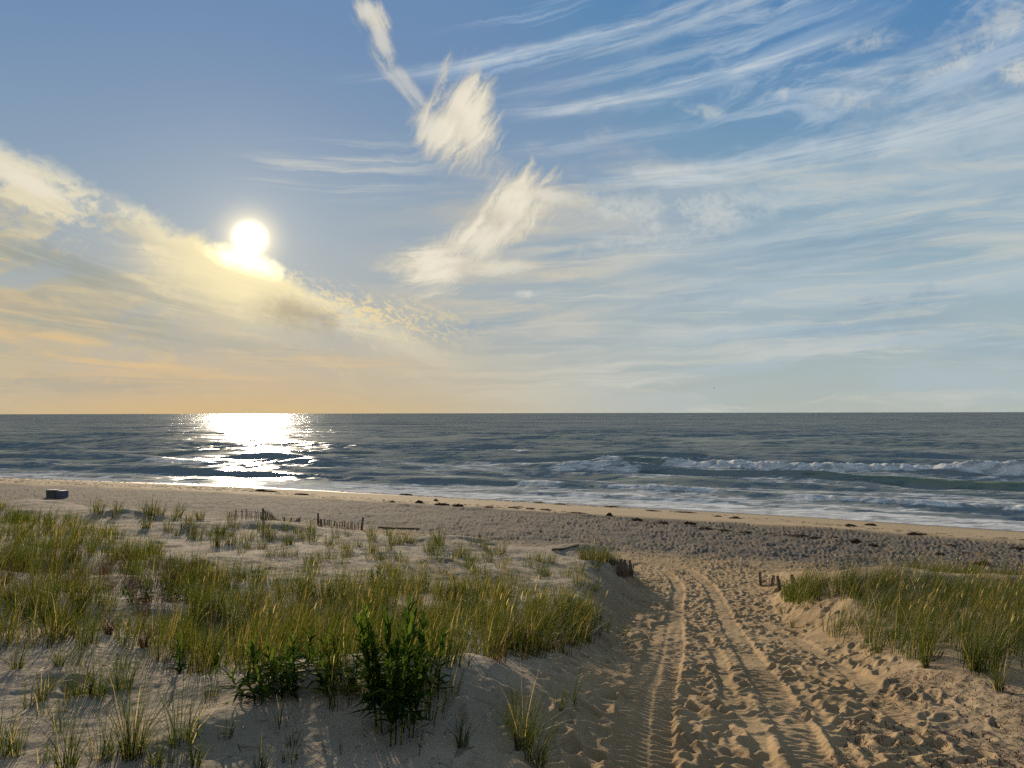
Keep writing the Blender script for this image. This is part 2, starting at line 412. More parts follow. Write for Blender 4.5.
def detail(X, Y):
    n = inland(X, Y); m = path_mask(X, Y)
    back = sstep(n, 14.5, 17) * (1 - sstep(n, 29, 34))           # churned back beach
    pth = m * sstep(n, 30, 33)
    dune = sstep(n, 34, 38) * (1 - m)
    far = np.clip(1.25 - np.hypot(X, Y) / 70, 0, 1)
    trod = np.clip(1.1 * pth + 0.9 * back + 0.02 * dune, 0, 1) * sstep(fbm(X * 0.45, Y * 0.45, 2, 40) + 0.75, 0.25, 0.75)
    h = prints(X, Y, 0.29, trod, 0.036, 1, 0.13, 0.062, aim=np.full_like(X, 1.25))
    h += prints(X, Y, 0.47, trod * 0.7, 0.032, 2)
    h += prints(X, Y, 0.95, trod * 0.5 * (1 - dune), 0.040, 3, 0.26, 0.15)
    lump = np.clip(pth + back + 0.25 * dune, 0, 1)
    h += lump * (0.028 * fbm(X * 2.6, Y * 2.6, 3, 50, 0.6) + 0.026 * fbm(X * 6.5, Y * 6.5, 3, 51, 0.6))
    h += back * (0.075 * fbm(X * 1.2, Y * 1.0, 3, 55, 0.6)) * np.clip(0.75 + 1.5 * fbm(X * 0.16, Y * 0.16, 2, 56), 0.15, 1.3)
    h += dune * 0.035 * fbm(X * 2.2, Y * 2.2, 4, 60, 0.6)
    near = (Y < 36) & (np.abs(X - path_x(Y)) < 6)
    if near.any():
        xs, ys = X[near], Y[near]; hh = h[near]
        for Q, hw, dp, tr in TRACKS:
            d, s = along(xs, ys, Q)
            d = d + 0.025 * fbm(xs * 1.5, ys * 1.5, 2, 70)
            ins = 1 - sstep(np.abs(d), hw, hw + 0.07)
            keep = 1 - ins * (0.7 if tr else 0.5)
            rim = np.exp(-((np.abs(d) - hw - 0.09) / 0.06) ** 2)
            rib = np.sin(2 * np.pi * s / 0.12 + 9.0 * np.abs(d) + 2.5 * fbm(xs * 0.9, ys * 0.9, 2, 74)) * tr * ins * 0.75 * np.clip(0.55 + 2.0 * fbm(xs * 0.8, ys * 0.8, 2, 71), 0, 1)
            hh = hh * keep + (-0.8 * dp * ins + 0.32 * dp * rim) * np.clip(0.85 + 0.9 * fbm(xs * 0.7, ys * 0.7, 2, 72), 0.2, 1.2) + rib
        h[near] = hh
    # wet and swash-smoothed beach face stays smooth; a low scarp and wrack bumps at the berm
    h += 0.10 * np.exp(-((n - 15.0 - 1.6 * fbm(X * 0.12, Y * 0.12, 3, 80)) / 0.7) ** 2) * (0.6 + fbm(X * 0.7, Y * 0.7, 2, 81))
    h += sstep(n, 2, 6) * (1 - sstep(n, 12, 15)) * 0.020 * fbm(X * 0.8, Y * 0.8, 3, 82)
    return h * (1 - 0.15 * back)

# ------------------------------------------------------------------ mesh helpers
def mesh_np(name, verts, faces, smooth=True, mats=(), attrs=None):
    """faces: list of arrays, each (m, k)"""
    me = bpy.data.meshes.new(name)
    v = np.ascontiguousarray(verts, np.float32)
    me.vertices.add(len(v)); me.vertices.foreach_set('co', v.ravel())
    idx = np.concatenate([f.ravel() for f in faces]).astype(np.int32)
    tot = np.concatenate([np.full(len(f), f.shape[1]) for f in faces]).astype(np.int32)
    st = np.concatenate([[0], np.cumsum(tot)[:-1]]).astype(np.int32)
    me.loops.add(len(idx)); me.loops.foreach_set('vertex_index', idx)
    me.polygons.add(len(tot)); me.polygons.foreach_set('loop_start', st)
    if smooth: me.polygons.foreach_set('use_smooth', np.ones(len(tot), bool))
    for k, a in (attrs or {}).items():
        at_ = me.attributes.new(k, 'FLOAT', 'POINT'); at_.data.foreach_set('value', np.ascontiguousarray(a, np.float32))
    for m_ in mats: me.materials.append(m_)
    me.update(calc_edges=True); me.validate()
    return me
def link(name, me, parent=None, loc=None):
    o = bpy.data.objects.new(name, me); col.objects.link(o)
    if parent: o.parent = parent
    if loc is not None: o.location = loc
    return o
def tag(o, label=None, cat=None, group=None, kind=None):
    if label: o['label'] = label
    if cat: o['category'] = cat
    if group: o['group'] = group
    if kind: o['kind'] = kind
    return o
def grid_faces(nr, nc):
    i = np.arange(nr - 1)[:, None] * nc + np.arange(nc - 1)[None]
    i = i.ravel()
    return np.stack([i, i + 1, i + nc + 1, i + nc], 1)
def mat(name):
    m = bpy.data.materials.new(name); m.use_nodes = True
    t = NT(m.node_tree); b = m.node_tree.nodes['Principled BSDF']
    return m, t, b
def bump(t, h, strength, dist, normal=None):
    n = t.n.new('ShaderNodeBump'); n.inputs['Strength'].default_value = strength; n.inputs['Distance'].default_value = dist
    t.put(n.inputs['Height'], h)
    if normal: t.l.new(normal, n.inputs['Normal'])
    return n.outputs[0]

# ------------------------------------------------------------------ sand
sand_m, t, b = mat('sand')
g = t.n.new('ShaderNodeNewGeometry')
pos = g.outputs['Position']
wet = t.attr('wet'); selfshade = t.attr('selfshade'); pale = t.attr('pale'); duney = t.attr('dune')
nA = t.noise(pos, 0.6, 5, 0.6); nB = t.noise(pos, 9.0, 4, 0.6); nC = t.noise(pos, 160.0, 2, 0.6); nD = t.noise(pos, 45.0, 3, 0.7)
dry = t.mix((0.225, 0.160, 0.090, 1), (0.305, 0.222, 0.128, 1), t.ss(nA, 0.3, 0.7))
dry = t.mix(dry, t.mix((0.200, 0.166, 0.122, 1), (0.280, 0.236, 0.178, 1), t.ss(nA, 0.3, 0.7)), duney)
dry = t.mix(dry, (0.150, 0.115, 0.08, 1), t.mul(t.ss(nB, 0.52, 0.75), 0.5))
dry = t.mix(dry, (0.07, 0.055, 0.04, 1), t.mul(t.ss(nC, 0.62, 0.75), 0.5))
dry = t.mix(dry, (0.36, 0.30, 0.22, 1), t.mul(t.ss(nC, 0.40, 0.28), 0.4))
dry = t.mix(dry, (0.098, 0.090, 0.078, 1), t.mul(selfshade, t.ss(t.noise(pos, 1.6, 4, 0.65), 0.3, 0.62, 0.6, 1.0)))  # self-shadowing of the churned back beach painted into the sand colour
dry = t.mix(dry, (0.33, 0.262, 0.172, 1), t.mul(pale, 0.85))
wetc = t.mix(dry, (0.085, 0.064, 0.044, 1), wet)
t.l.new(wetc, b.inputs['Base Color'])
t.l.new(t.ss(wet, 0.2, 1.0, 1.0, 0.2), b.inputs['Roughness'])
t.l.new(t.ss(wet, 0.2, 1.0, 0.03, 0.4), b.inputs['Specular IOR Level'])
bh = t.add(t.mul(nC, 0.25), t.mul(nD, 0.6), t.mul(nB, 1.6))
t.l.new(bump(t, t.mul(bh, t.sub(1.0, wet)), 0.55, 0.02), b.inputs['Normal'])

fine = np.linspace(R(-39), R(39), 1650)
az = np.concatenate([np.linspace(R(-100), R(-39), 90, endpoint=False), fine, np.linspace(R(39), R(100), 91)[1:]])
rr = [1.2]
while rr[-1] < 900:
    r_ = rr[-1]
    rr.append(r_ + (0.05 if r_ < 3.5 else max(0.010, r_ * r_ / 6000 * 1.0 + 0.006) if r_ < 110 else r_ * 0.05))
rr = np.array(rr)
RRg, AZg = np.meshgrid(rr, az, indexing='ij')
gx = (RRg * np.sin(AZg)).ravel(); gy = (RRg * np.cos(AZg)).ravel()
gz = ground(gx, gy) + detail(gx, gy)
gn = inland(gx, gy)
swash = 1.6 * fbm(gx * 0.11, gy * 0.11, 3, 90)
wet_a = 1 - sstep(gn + swash, 1.2, 3.6)
bn = gn + 1.6 * fbm(gx * 0.12, gy * 0.12, 3, 80)
pale_a = sstep(bn, 1, 4) * (1 - sstep(bn, 13.5, 15.5))
dune_a = sstep(gn, 30, 37) * (1 - path_mask(gx, gy)) * (1 - 0.7 * sstep(gx, 2, 6))
selfshade_a = sstep(bn, 14, 16) * (1 - sstep(gn + 3 * fbm(gx * 0.2, gy * 0.2, 2, 91), 26, 32))
ter = link('beach_sand', mesh_np('beach_sand', np.stack([gx, gy, gz], 1), [grid_faces(len(rr), len(az))[:, ::-1]], True, [sand_m], {'wet': wet_a, 'selfshade': selfshade_a, 'pale': pale_a, 'dune': dune_a}))
tag(ter, kind='structure')
# the land behind the camera
bx, by = np.meshgrid(np.linspace(-300, 300, 40), np.linspace(-300, 0.2, 40), indexing='ij')
print('terrain', len(gx), len(rr))

# ------------------------------------------------------------------ sea
sea_m, t, b = mat('sea_water')
g = t.n.new('ShaderNodeNewGeometry'); pos = g.outputs['Position']
foam = t.attr('foam'); crest = t.attr('crest')
mp = t.n.new('ShaderNodeMapping'); mp.vector_type = 'POINT'
mp.inputs['Rotation'].default_value = (0, 0, R(24)); mp.inputs['Scale'].default_value = (0.45, 1.0, 1.0)
t.l.new(pos, mp.inputs[0]); sp = mp.outputs[0]
w1 = t.noise(sp, 0.35, 4, 0.6, 0.3); w2 = t.noise(sp, 1.6, 3, 0.6, 0.3); w3 = t.noise(sp, 0.09, 3, 0.55, 0.2); w4 = t.noise(sp, 0.02, 3, 0.55, 0.3)
wh = t.add(t.mul(w1, 0.9), t.mul(w2, 0.22), t.mul(w3, 2.2))
water_sky_c = t.mix((0.100, 0.122, 0.128, 1), (0.142, 0.166, 0.168, 1), w4)  # water colour lightened, sky reflection painted into the diffuse base
wc = t.mix(water_sky_c, (0.105, 0.135, 0.075, 1), crest)
lace = t.noise(sp, 1.1, 6, 0.68, 1.0); lace2 = t.noise(sp, 0.35, 4, 0.6, 0.5)
fm = t.ss(t.add(foam, t.mul(t.sub(lace, 0.5), 0.95), t.mul(t.sub(lace2, 0.5), 0.6)), 0.38, 0.72)
fcol = t.mix((0.30, 0.31, 0.31, 1), (0.64, 0.64, 0.62, 1), t.ss(lace, 0.35, 0.65))
t.l.new(fcol, b.inputs['Base Color']); b.inputs['Roughness'].default_value = 0.9; b.inputs['Specular IOR Level'].default_value = 0.0
def ncol(scale, detail, amp, off):
    n = t.n.new('ShaderNodeTexNoise'); t.put(n.inputs['Scale'], scale); t.put(n.inputs['Detail'], detail); n.inputs['Roughness'].default_value = 0.6
    va = t.n.new('ShaderNodeVectorMath'); va.operation = 'ADD'; t.l.new(sp, va.inputs[0]); va.inputs[1].default_value = (off, off, 0)
    t.l.new(va.outputs[0], n.inputs['Vector'])
    v = t.n.new('ShaderNodeVectorMath'); v.operation = 'SUBTRACT'; t.l.new(n.outputs['Color'], v.inputs[0]); v.inputs[1].default_value = (0.5, 0.5, 0.5)
    w_ = t.n.new('ShaderNodeVectorMath'); w_.operation = 'MULTIPLY'; t.l.new(v.outputs[0], w_.inputs[0]); w_.inputs[1].default_value = (amp, amp * 1.5, 0)
    return w_.outputs[0]
def vadd(a, b_):
    v = t.n.new('ShaderNodeVectorMath'); v.operation = 'ADD'; t.l.new(a, v.inputs[0]); t.l.new(b_, v.inputs[1]); return v.outputs[0]
nv = vadd(vadd(ncol(0.9, 4, 0.85, 0.0), ncol(0.20, 3, 0.85, 40.0)), vadd(ncol(0.06, 3, 0.55, 90.0), ncol(0.014, 2, 0.34, 140.0)))
nn = t.n.new('ShaderNodeVectorMath'); nn.operation = 'NORMALIZE'; t.l.new(vadd(g.outputs['Normal'], nv), nn.inputs[0])
nb = nn.outputs[0]
dif = t.n.new('ShaderNodeBsdfDiffuse'); t.l.new(wc, dif.inputs['Color']); t.l.new(nb, dif.inputs['Normal'])
glo = t.n.new('ShaderNodeBsdfGlossy'); glo.inputs['Color'].default_value = (0.95, 0.98, 1.0, 1); glo.inputs['Roughness'].default_value = 0.19; t.l.new(nb, glo.inputs['Normal'])
fr = t.n.new('ShaderNodeFresnel'); fr.inputs['IOR'].default_value = 1.33; t.l.new(nb, fr.inputs['Normal'])
m1 = t.n.new('ShaderNodeMixShader'); t.l.new(t.m('MULTIPLY', fr.outputs[0], 0.075), m1.inputs[0]); t.l.new(dif.outputs[0], m1.inputs[1]); t.l.new(glo.outputs[0], m1.inputs[2])
m2 = t.n.new('ShaderNodeMixShader'); t.l.new(fm, m2.inputs[0]); t.l.new(m1.outputs[0], m2.inputs[1]); t.l.new(b.outputs[0], m2.inputs[2])
t.l.new(m2.outputs[0], t.n['Material Output'].inputs[0])

fine = np.linspace(R(-37), R(37), 1040)
az = np.concatenate([np.linspace(R(-89), R(-37), 110, endpoint=False), fine, np.linspace(R(37), R(89), 111)[1:]])
py_ = np.concatenate([np.linspace(230, 150, 40, endpoint=False), np.linspace(150, 1.2, 460, endpoint=False), np.geomspace(1.2, 0.2, 12)])
rr = CAM_H * FPX / py_
RRg, AZg = np.meshgrid(rr, az, indexing='ij')
gx = (RRg * np.sin(AZg)).ravel(); gy = (RRg * np.cos(AZg)).ravel()
drow = np.gradient(rr)[:, None].repeat(len(az), 1).ravel()
s = -inland(gx, gy)                       # metres offshore
tt = 0.912 * gx - 0.41 * (gy - 67)         # metres along the shore
rs = np.random.default_rng(21)
z = np.zeros_like(gx)
taper = sstep(s, 1, 30)
for k in range(70):
    lam = 2.2 * (30 / 2.2) ** rs.random()
    th = R(24) + rs.normal() * 0.28
    kx, ky = math.sin(th) * 2 * np.pi / lam, math.cos(th) * 2 * np.pi / lam
    amp = 0.0055 * lam ** 0.85 * (0.5 + rs.random())
    f = np.clip(lam / (2.6 * drow) - 1, 0, 1)
    ph = kx * gx + ky * gy + rs.random() * 6.28
    z += np.where(f > 0, amp * f * (np.sin(ph) + 0.22 * np.cos(2 * ph)), 0)
z *= 0.15 + 0.85 * taper
foam = np.zeros_like(gx); crest = np.zeros_like(gx); face = np.zeros_like(gx)
def breaker(sc, amp, env, brk, back=5.0, front=1.5, wob=2.5, seed=0, green=0.0, fl=2.2):
    global z, foam, crest, face
    x = s - sc - wob * 2 * fbm(tt * 0.035, tt * 0 + seed, 3, seed)
    A_ = amp * env
    br = np.clip(brk, 0, 1)
    lump = 0.6 * fbm(gx * 1.3, gy * 1.3, 3, seed + 5) + 0.9 * fbm(tt * 0.22, s * 0.1, 2, seed + 6)
    pr = np.where(x > 0, np.exp(-(x / back) ** 2), np.exp(-(np.abs(x) / front) ** 1.7))
    z += A_ * pr * (1 + 0.35 * br * lump)
    # broken water tumbling down the front
    ft = np.where(x > 0, np.exp(-(x / 0.9) ** 2), 1 - sstep(-x, fl * 0.7, fl * 1.4))
    foam[:] = np.maximum(foam, br * ft * (0.85 + 0.3 * lump))
    z += br * 0.22 * amp * np.exp(-((x + 1.6) / 1.4) ** 2) * (0.7 + lump)
    foam[:] = np.maximum(foam, 0.66 * np.clip(env, 0, 1) * (sc < 60) * np.exp(-((x - 0.1) / 0.5) ** 2) * np.clip(0.55 + 1.3 * fbm(tt * 0.07, s * 0 + seed, 2, seed + 9), 0, 1.1))
    # streaky foam left behind in front
    foam[:] = np.maximum(foam, 0.55 * br * np.exp(-np.clip(-x, 0, 99) / 7) * (x < 0))
    face[:] = np.maximum(face, np.clip(env, 0, 1) * (1 - 0.8 * br) * np.where(x > 0, np.exp(-(x / 0.8) ** 2), np.exp(-(np.abs(x) / (front * 1.5)) ** 3)))
    crest[:] = np.maximum(crest, green * env * np.where(x > 0, np.exp(-(x / 0.8) ** 2), np.exp(-(np.abs(x) / (front * 1.1)) ** 2)))
one = np.ones_like(gx)
n1 = lambda sd_, f=0.05: fbm(tt * f, s * 0 + sd_ * 3.3, 3, sd_)
breaker(45, 1.25, 0.45 + 0.55 * sstep(tt, -16, -4), sstep(tt, -9, -5) * (1 - sstep(tt, 46, 54)) * sstep(n1(3, 0.09) + 0.55, 0.2, 0.6), seed=3, green=0.5)
breaker(32, 0.95, 0.35 + 0.65 * sstep(tt, -14, 0), 0.75 * sstep(n1(4, 0.08), 0.02, 0.25) * sstep(tt, -20, -6) * (1 - sstep(tt, 12, 20)) + 0.8 * sstep(tt, 44, 50), seed=4, green=0.9 * sstep(tt, 10, 34) + 0.2)
breaker(25, 0.55, 0.5 + n1(5), 0.75 * sstep(n1(6, 0.035), -0.02, 0.2), seed=5, green=0.3)
breaker(12, 0.62, 0.75 + 0.5 * n1(7), 0.85 * sstep(n1(7, 0.06) + 0.5, 0.3, 0.6) * sstep(tt, -22, -10), 3.5, 1.1, 1.5, seed=7, green=0.25, fl=1.3)
breaker(5.0, 0.20, 0.6 + n1(8), 0.7 * sstep(n1(8, 0.09) + 0.4, 0.3, 0.6), 2.0, 0.6, 1.2, seed=8, fl=1.0)
for k, sc in enumerate((57, 70, 84, 101, 120, 142, 168, 200, 240)):
    breaker(sc, 0.62, sstep(n1(20 + k, 0.014), -0.3, 0.25), 0.0 * one + 0.6 * sstep(n1(30 + k, 0.05), 0.22, 0.36) * (k < 2), 6.0 + k * 0.6, 2.8 + k * 0.5, 4.0, seed=20 + k, green=0.2)
for k, sc in enumerate((18, 38)):
    breaker(sc, 0.45, sstep(-tt, -5, 12) * (0.6 + n1(40 + k)), 0.65 * sstep(n1(42 + k, 0.04), 0.0, 0.2), 4, 1.6, 2.0, seed=40 + k)
# foam sheets of the surf and swash, some sky reflection painted in as foam
surf_and_sky_refl = (1 - sstep(s, 8, 32)) * 0.40 + (1 - sstep(s, 3, 12)) * 0.30
surf_and_sky_refl += 0.16 * fbm(gx * 0.12, gy * 0.3, 3, 61) * (1 - sstep(s, 25, 45))
surf_and_sky_refl += 0.22 * sstep(s, 12, 20) * (1 - sstep(s, 40, 52)) * sstep(fbm(gx * 0.05, gy * 0.14, 3, 62), 0.0, 0.3)
surf_and_sky_refl = np.maximum(surf_and_sky_refl, (0.47 + 0.34 * fbm(tt * 0.03, s * 0.12, 3, 67)) * (1 - sstep(s, 34, 58 + 10 * n1(9, 0.02))))  # pale sheet: foam plus painted sky reflection of flat water between waves
lines = fbm(tt * 0.022 + 0.3 * fbm(tt * 0.1, s * 0.1, 2, 64), s * 0.21, 3, 63, 0.55)
surf_and_sky_refl = np.maximum(surf_and_sky_refl, 0.62 * sstep(lines + 0.07 * sstep(-tt, -5, 15), 0.10, 0.26) * (1 - sstep(s, 42, 62)) * (0.7 + 0.6 * fbm(tt * 0.05, s * 0.05, 2, 66)))
surf_and_sky_refl *= (0.8 + 0.2 * sstep(tt, -45, -5)) * (1 - 0.85 * face)
foam = np.maximum(foam, surf_and_sky_refl)
edge_n = 1.3 * fbm(gx * 0.13, gy * 0.13, 3, 65)
foam = np.maximum(foam, 0.85 * np.exp(-((s + 0.6 + edge_n) / 0.35) ** 2))
z *= sstep(s, -6, 8)
z += np.where(s < 3, 0.06 * (1 - sstep(s, -1, 3)), 0) + 0.05 * fbm(gx * 0.13, gy * 0.13, 3, 65)
sea = link('sea_water', mesh_np('sea_water', np.stack([gx, gy, z], 1), [grid_faces(len(rr), len(az))[:, ::-1]], True, [sea_m], {'foam': foam, 'crest': crest}))
tag(sea, kind='structure')
print('sea', len(gx))

# ------------------------------------------------------------------ grass
def leaf_mat(name, cols, trans=0.45, rough=0.45, spec=0.4):
    """cols: base colours along the blade's tint 0..1"""
    m = bpy.data.materials.new(name); m.use_nodes = True
    t = NT(m.node_tree); b = m.node_tree.nodes['Principled BSDF']
    ramp = t.n.new('ShaderNodeValToRGB'); cr = ramp.color_ramp
    while len(cr.elements) < len(cols): cr.elements.new(0.5)
    for e, (p, c_) in zip(cr.elements, cols): e.position = p; e.color = (*c_, 1)
    t.l.new(t.attr('tint'), ramp.inputs[0])
    t.l.new(ramp.outputs[0], b.inputs['Base Color'])
    b.inputs['Roughness'].default_value = rough; b.inputs['Specular IOR Level'].default_value = spec
    tr = t.n.new('ShaderNodeBsdfTranslucent'); t.l.new(t.cmul(ramp.outputs[0], (1.5, 1.5, 0.9, 1)), tr.inputs[0])
    mx = t.n.new('ShaderNodeMixShader'); mx.inputs[0].default_value = trans
    t.l.new(b.outputs[0], mx.inputs[1]); t.l.new(tr.outputs[0], mx.inputs[2])
    t.l.new(mx.outputs[0], t.n['Material Output'].inputs[0])
    return m
grass_m = leaf_mat('beach_grass', [(0.0, (0.024, 0.040, 0.007)), (0.35, (0.045, 0.056, 0.010)), (0.6, (0.078, 0.072, 0.018)), (0.8, (0.16, 0.115, 0.05)), (1.0, (0.38, 0.30, 0.17))], 0.46, 0.6, 0.10)
brown_m = leaf_mat('dead_stalks', [(0.0, (0.030, 0.014, 0.010)), (0.5, (0.060, 0.028, 0.018)), (1.0, (0.12, 0.065, 0.04))], 0.2, 0.7, 0.2)
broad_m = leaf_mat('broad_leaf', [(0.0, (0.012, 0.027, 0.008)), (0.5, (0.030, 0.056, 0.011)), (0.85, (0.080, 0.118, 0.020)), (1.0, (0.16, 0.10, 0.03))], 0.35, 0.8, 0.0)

T4 = np.array([0.0, 0.33, 0.68, 1.0])
def ribbon(base, H, azim, bend, width, tint, shape=(1.0, 0.9, 0.62, 0.0), droop=None, twist=None, tint_tip=None):
    """N curved tapering blades -> verts, faces, tint"""
    N = len(base)
    dx, dy = np.cos(azim), np.sin(azim)
    dr = np.zeros(N) if droop is None else droop
    ta = (azim + np.pi / 2 if twist is None else twist)
    sx_, sy_ = np.cos(ta), np.sin(ta)
    V = np.zeros((N, 7, 3)); Tn = np.zeros((N, 7))
    for k, u in enumerate(T4):
        out_ = H * bend * (0.25 * u + 0.75 * u * u)
        up = H * (u * np.sqrt(np.clip(1 - 0.55 * np.minimum(bend, 1.2) ** 2 * u, 0.15, 1)) - dr * u ** 3)
        px_ = base[:, 0] + dx * out_; py2 = base[:, 1] + dy * out_; pz = base[:, 2] + up
        w = width * shape[k] * 0.5
        tk = tint if tint_tip is None else tint + (tint_tip - tint) * u
        if k < 3:
            V[:, 2 * k] = np.stack([px_ - sx_ * w, py2 - sy_ * w, pz], 1)
            V[:, 2 * k + 1] = np.stack([px_ + sx_ * w, py2 + sy_ * w, pz], 1)
            Tn[:, 2 * k] = tk; Tn[:, 2 * k + 1] = tk
        else:
            V[:, 6] = np.stack([px_, py2, pz], 1); Tn[:, 6] = tk
    o = (np.arange(N) * 7)[:, None]
    q = np.concatenate([o + np.array([[0, 1, 3, 2]]), o + np.array([[2, 3, 5, 4]])])
    tr = o + np.array([[4, 5, 6]])
    return V.reshape(-1, 3), [q, tr], Tn.ravel()
class Bag:
    def __init__(s): s.v = []; s.q = []; s.t = []; s.a = []; s.n = 0
    def add(s, v, f, a):
        s.v.append(v); s.q.append(f[0] + s.n); s.t.append(f[1] + s.n); s.a.append(a); s.n += len(v)
    def mesh(s, name, m):
        return mesh_np(name, np.concatenate(s.v), [np.concatenate(s.q), np.concatenate(s.t)], True, [m], {'tint': np.clip(np.concatenate(s.a), 0, 1)})

def tufts(bag, P, H, nb, spread, lean=(0.35, 0.0), wscale=1.0, tint0=0.35, tv=0.22, rs=rng, heads=0.08, maxb=0.75, nearw=0.0062, splay=0.15):
    """tufts at points P (M,3) with heights H; nb blades each; lean = wind push in x and y"""
    M_ = len(P); idx = np.repeat(np.arange(M_), nb)
    N = len(idx)
    if N == 0: return
    a0 = rs.random(N) * 2 * np.pi; r0 = np.sqrt(rs.random(N)) * spread[idx] if hasattr(spread, '__len__') else np.sqrt(rs.random(N)) * spread
    base = P[idx].copy()
    base[:, 0] += np.cos(a0) * r0; base[:, 1] += np.sin(a0) * r0
    base[:, 2] -= 0.02
    h = H[idx] * (0.45 + 0.6 * rs.random(N))
    az_ = a0 + rs.normal(0, 0.7, N)
    bd = np.clip(rs.gamma(2.2, splay, N), 0.03, maxb)
    ox = np.cos(az_) * bd + lean[0] * (0.5 + rs.random(N)); oy = np.sin(az_) * bd + lean[1] * (0.5 + rs.random(N))
    az2 = np.arctan2(oy, ox); bd2 = np.hypot(ox, oy)
    dist = np.hypot(base[:, 0], base[:, 1])
    w = np.maximum(nearw, 0.00042 * dist) * (0.7 + 0.6 * rs.random(N)) * wscale
    tuft_t = rs.normal(0, 0.10, M_)[idx]
    tb = np.clip((tint0[idx] if hasattr(tint0, '__len__') else tint0) + tuft_t + rs.normal(0, tv, N), 0, 0.95)
    dead = rs.random(N) < 0.04
    tb = np.where(dead, 0.8 + 0.15 * rs.random(N), tb)
    dr = np.where(bd2 > 0.6, 0.15 * rs.random(N), 0)
    v, f, a = ribbon(base, h, az2, bd2, w, np.clip(tb + 0.10, 0, 1), droop=dr, tint_tip=tb, twist=rs.random(N) * np.pi)
    bag.add(v, f, a)
    # flowering stalks with pale seed heads
    nh = int(N * heads)
    if nh:
        k = rs.integers(0, N, nh)
        hh = H[idx[k]] * (0.95 + 0.3 * rs.random(nh)); ln = np.array(lean)
        az3 = np.arctan2(np.sin(a0[k]) * 0.12 + ln[1] * 0.8, np.cos(a0[k]) * 0.12 + ln[0] * 0.9 + 0.02)
        bd3 = 0.10 + 0.45 * abs(ln[0]) + 0.1 * rs.random(nh)
        v, f, a = ribbon(base[k], hh, az3, bd3, w[k] * 0.55, np.full(nh, 0.45), shape=(1, 1, 0.9, 0.0), tint_tip=np.full(nh, 0.62), twist=rs.random(nh) * 3.14)
        bag.add(v, f, a)
        tip = v.reshape(nh, 7, 3)[:, 6]; mid = v.reshape(nh, 7, 3)[:, 4]
        dirv = tip - mid; dirv /= np.linalg.norm(dirv, axis=1, keepdims=True)
        L = 0.08 + 0.06 * rs.random(nh)
        b3 = tip - dirv * L[:, None] * 0.7
        azh = np.arctan2(dirv[:, 1], dirv[:, 0]); out_h = np.hypot(dirv[:, 0], dirv[:, 1]); up = np.maximum(dirv[:, 2], 0.2)
        v, f, a = ribbon(b3, L * up, azh, out_h / up, np.maximum(0.009, w[k] * 0.95), np.full(nh, 0.74) + 0.24 * (rs.random(nh) < 0.15), shape=(0.35, 1.0, 0.8, 0.0), twist=rs.random(nh) * 3.14)
        bag.add(v, f, a)

def in_poly(px, py, poly):
    inside = np.zeros(px.shape, bool); n = len(poly); j = n - 1
    for i in range(n):
        xi, yi = poly[i]; xj, yj = poly[j]
        cnd = ((yi > py) != (yj > py)) & (px < (xj - xi) * (py - yi) / (yj - yi + 1e-12) + xi)
        inside ^= cnd; j = i
    return inside
def scatter(x0, x1, y0, y1, dens, poly, clump=0.6, seed=0, fcl=0.5, thr=0.0):
    r_ = np.random.default_rng(seed)
    n = int((x1 - x0) * (y1 - y0) * dens)
    X = x0 + (x1 - x0) * r_.random(n); Y = y0 + (y1 - y0) * r_.random(n)
    Z = ground(X, Y)
    px, py = to_px(np.stack([X, Y, Z], 1))
    k = in_poly(px, py, poly) & (r_.random(n) < np.clip(1 - clump + clump * 2.2 * (fbm(X * fcl, Y * fcl, 2, seed) + 0.45 - thr), 0, 1))
    return np.stack([X, Y, Z], 1)[k]

LEFT = [(-700, 500), (0, 508), (20, 512), (36, 522), (90, 526), (150, 547), (215, 566), (300, 588), (390, 602), (470, 606), (560, 606), (606, 618), (604, 640), (560, 654), (500, 664), (440, 668),
        (400, 660), (340, 660), (310, 668), (250, 662), (225, 630), (180, 612), (110, 604), (40, 598), (-60, 600), (-500, 700)]
P = scatter(-42, 6, 5, 48, 15.0, LEFT, 1.15, 101, 0.75, 0.10)
r2 = np.random.default_rng(5)
bag = Bag()
dl = np.hypot(P[:, 0], P[:, 1])
nb = np.where(dl < 13, 26, np.where(dl < 22, 16, 9))
tufts(bag, P, (0.38 + 0.27 * r2.random(len(P))) * (1 + 0.5 * fbm(P[:, 0] * 0.6, P[:, 1] * 0.6, 2, 5)), nb, 0.10, (0.16, -0.02), tint0=0.20 + 0.3 * fbm(P[:, 0] * 0.35, P[:, 1] * 0.35, 2, 6), rs=r2, heads=0.02)
MIDP = [(240, 612), (330, 585), (480, 588), (600, 612), (604, 640), (560, 655), (480, 668), (440, 690), (420, 712), (345, 716), (318, 694), (250, 684), (236, 650)]
P2 = scatter(-6, 3, 5, 16, 13.0, MIDP, 0.35, 131, 0.9)
tufts(bag, P2, 0.36 + 0.26 * r2.random(len(P2)), np.full(len(P2), 24), 0.10, (0.16, 0), tint0=0.30, rs=r2, heads=0.05)
P2 = scatter(-3, 1.5, 4.5, 8, 40.0, [(325, 690), (345, 724), (430, 726), (452, 690), (400, 684)], 0.1, 132)
tufts(bag, P2, 0.22 + 0.30 * r2.random(len(P2)), np.full(len(P2), 18), 0.10, (0.12, 0), tint0=0.30, rs=r2, heads=0.04)
FR = [(-300, 592), (40, 594), (120, 602), (190, 612), (235, 632), (262, 672), (200, 676), (120, 652), (40, 650), (-300, 668)]
P2 = scatter(-16, 1, 5, 16, 22.0, FR, 1.1, 111, 0.9, 0.05)
tufts(bag, P2, 0.34 + 0.24 * r2.random(len(P2)), np.full(len(P2), 22), 0.09, (0.14, 0), tint0=0.33, rs=r2, heads=0.0)
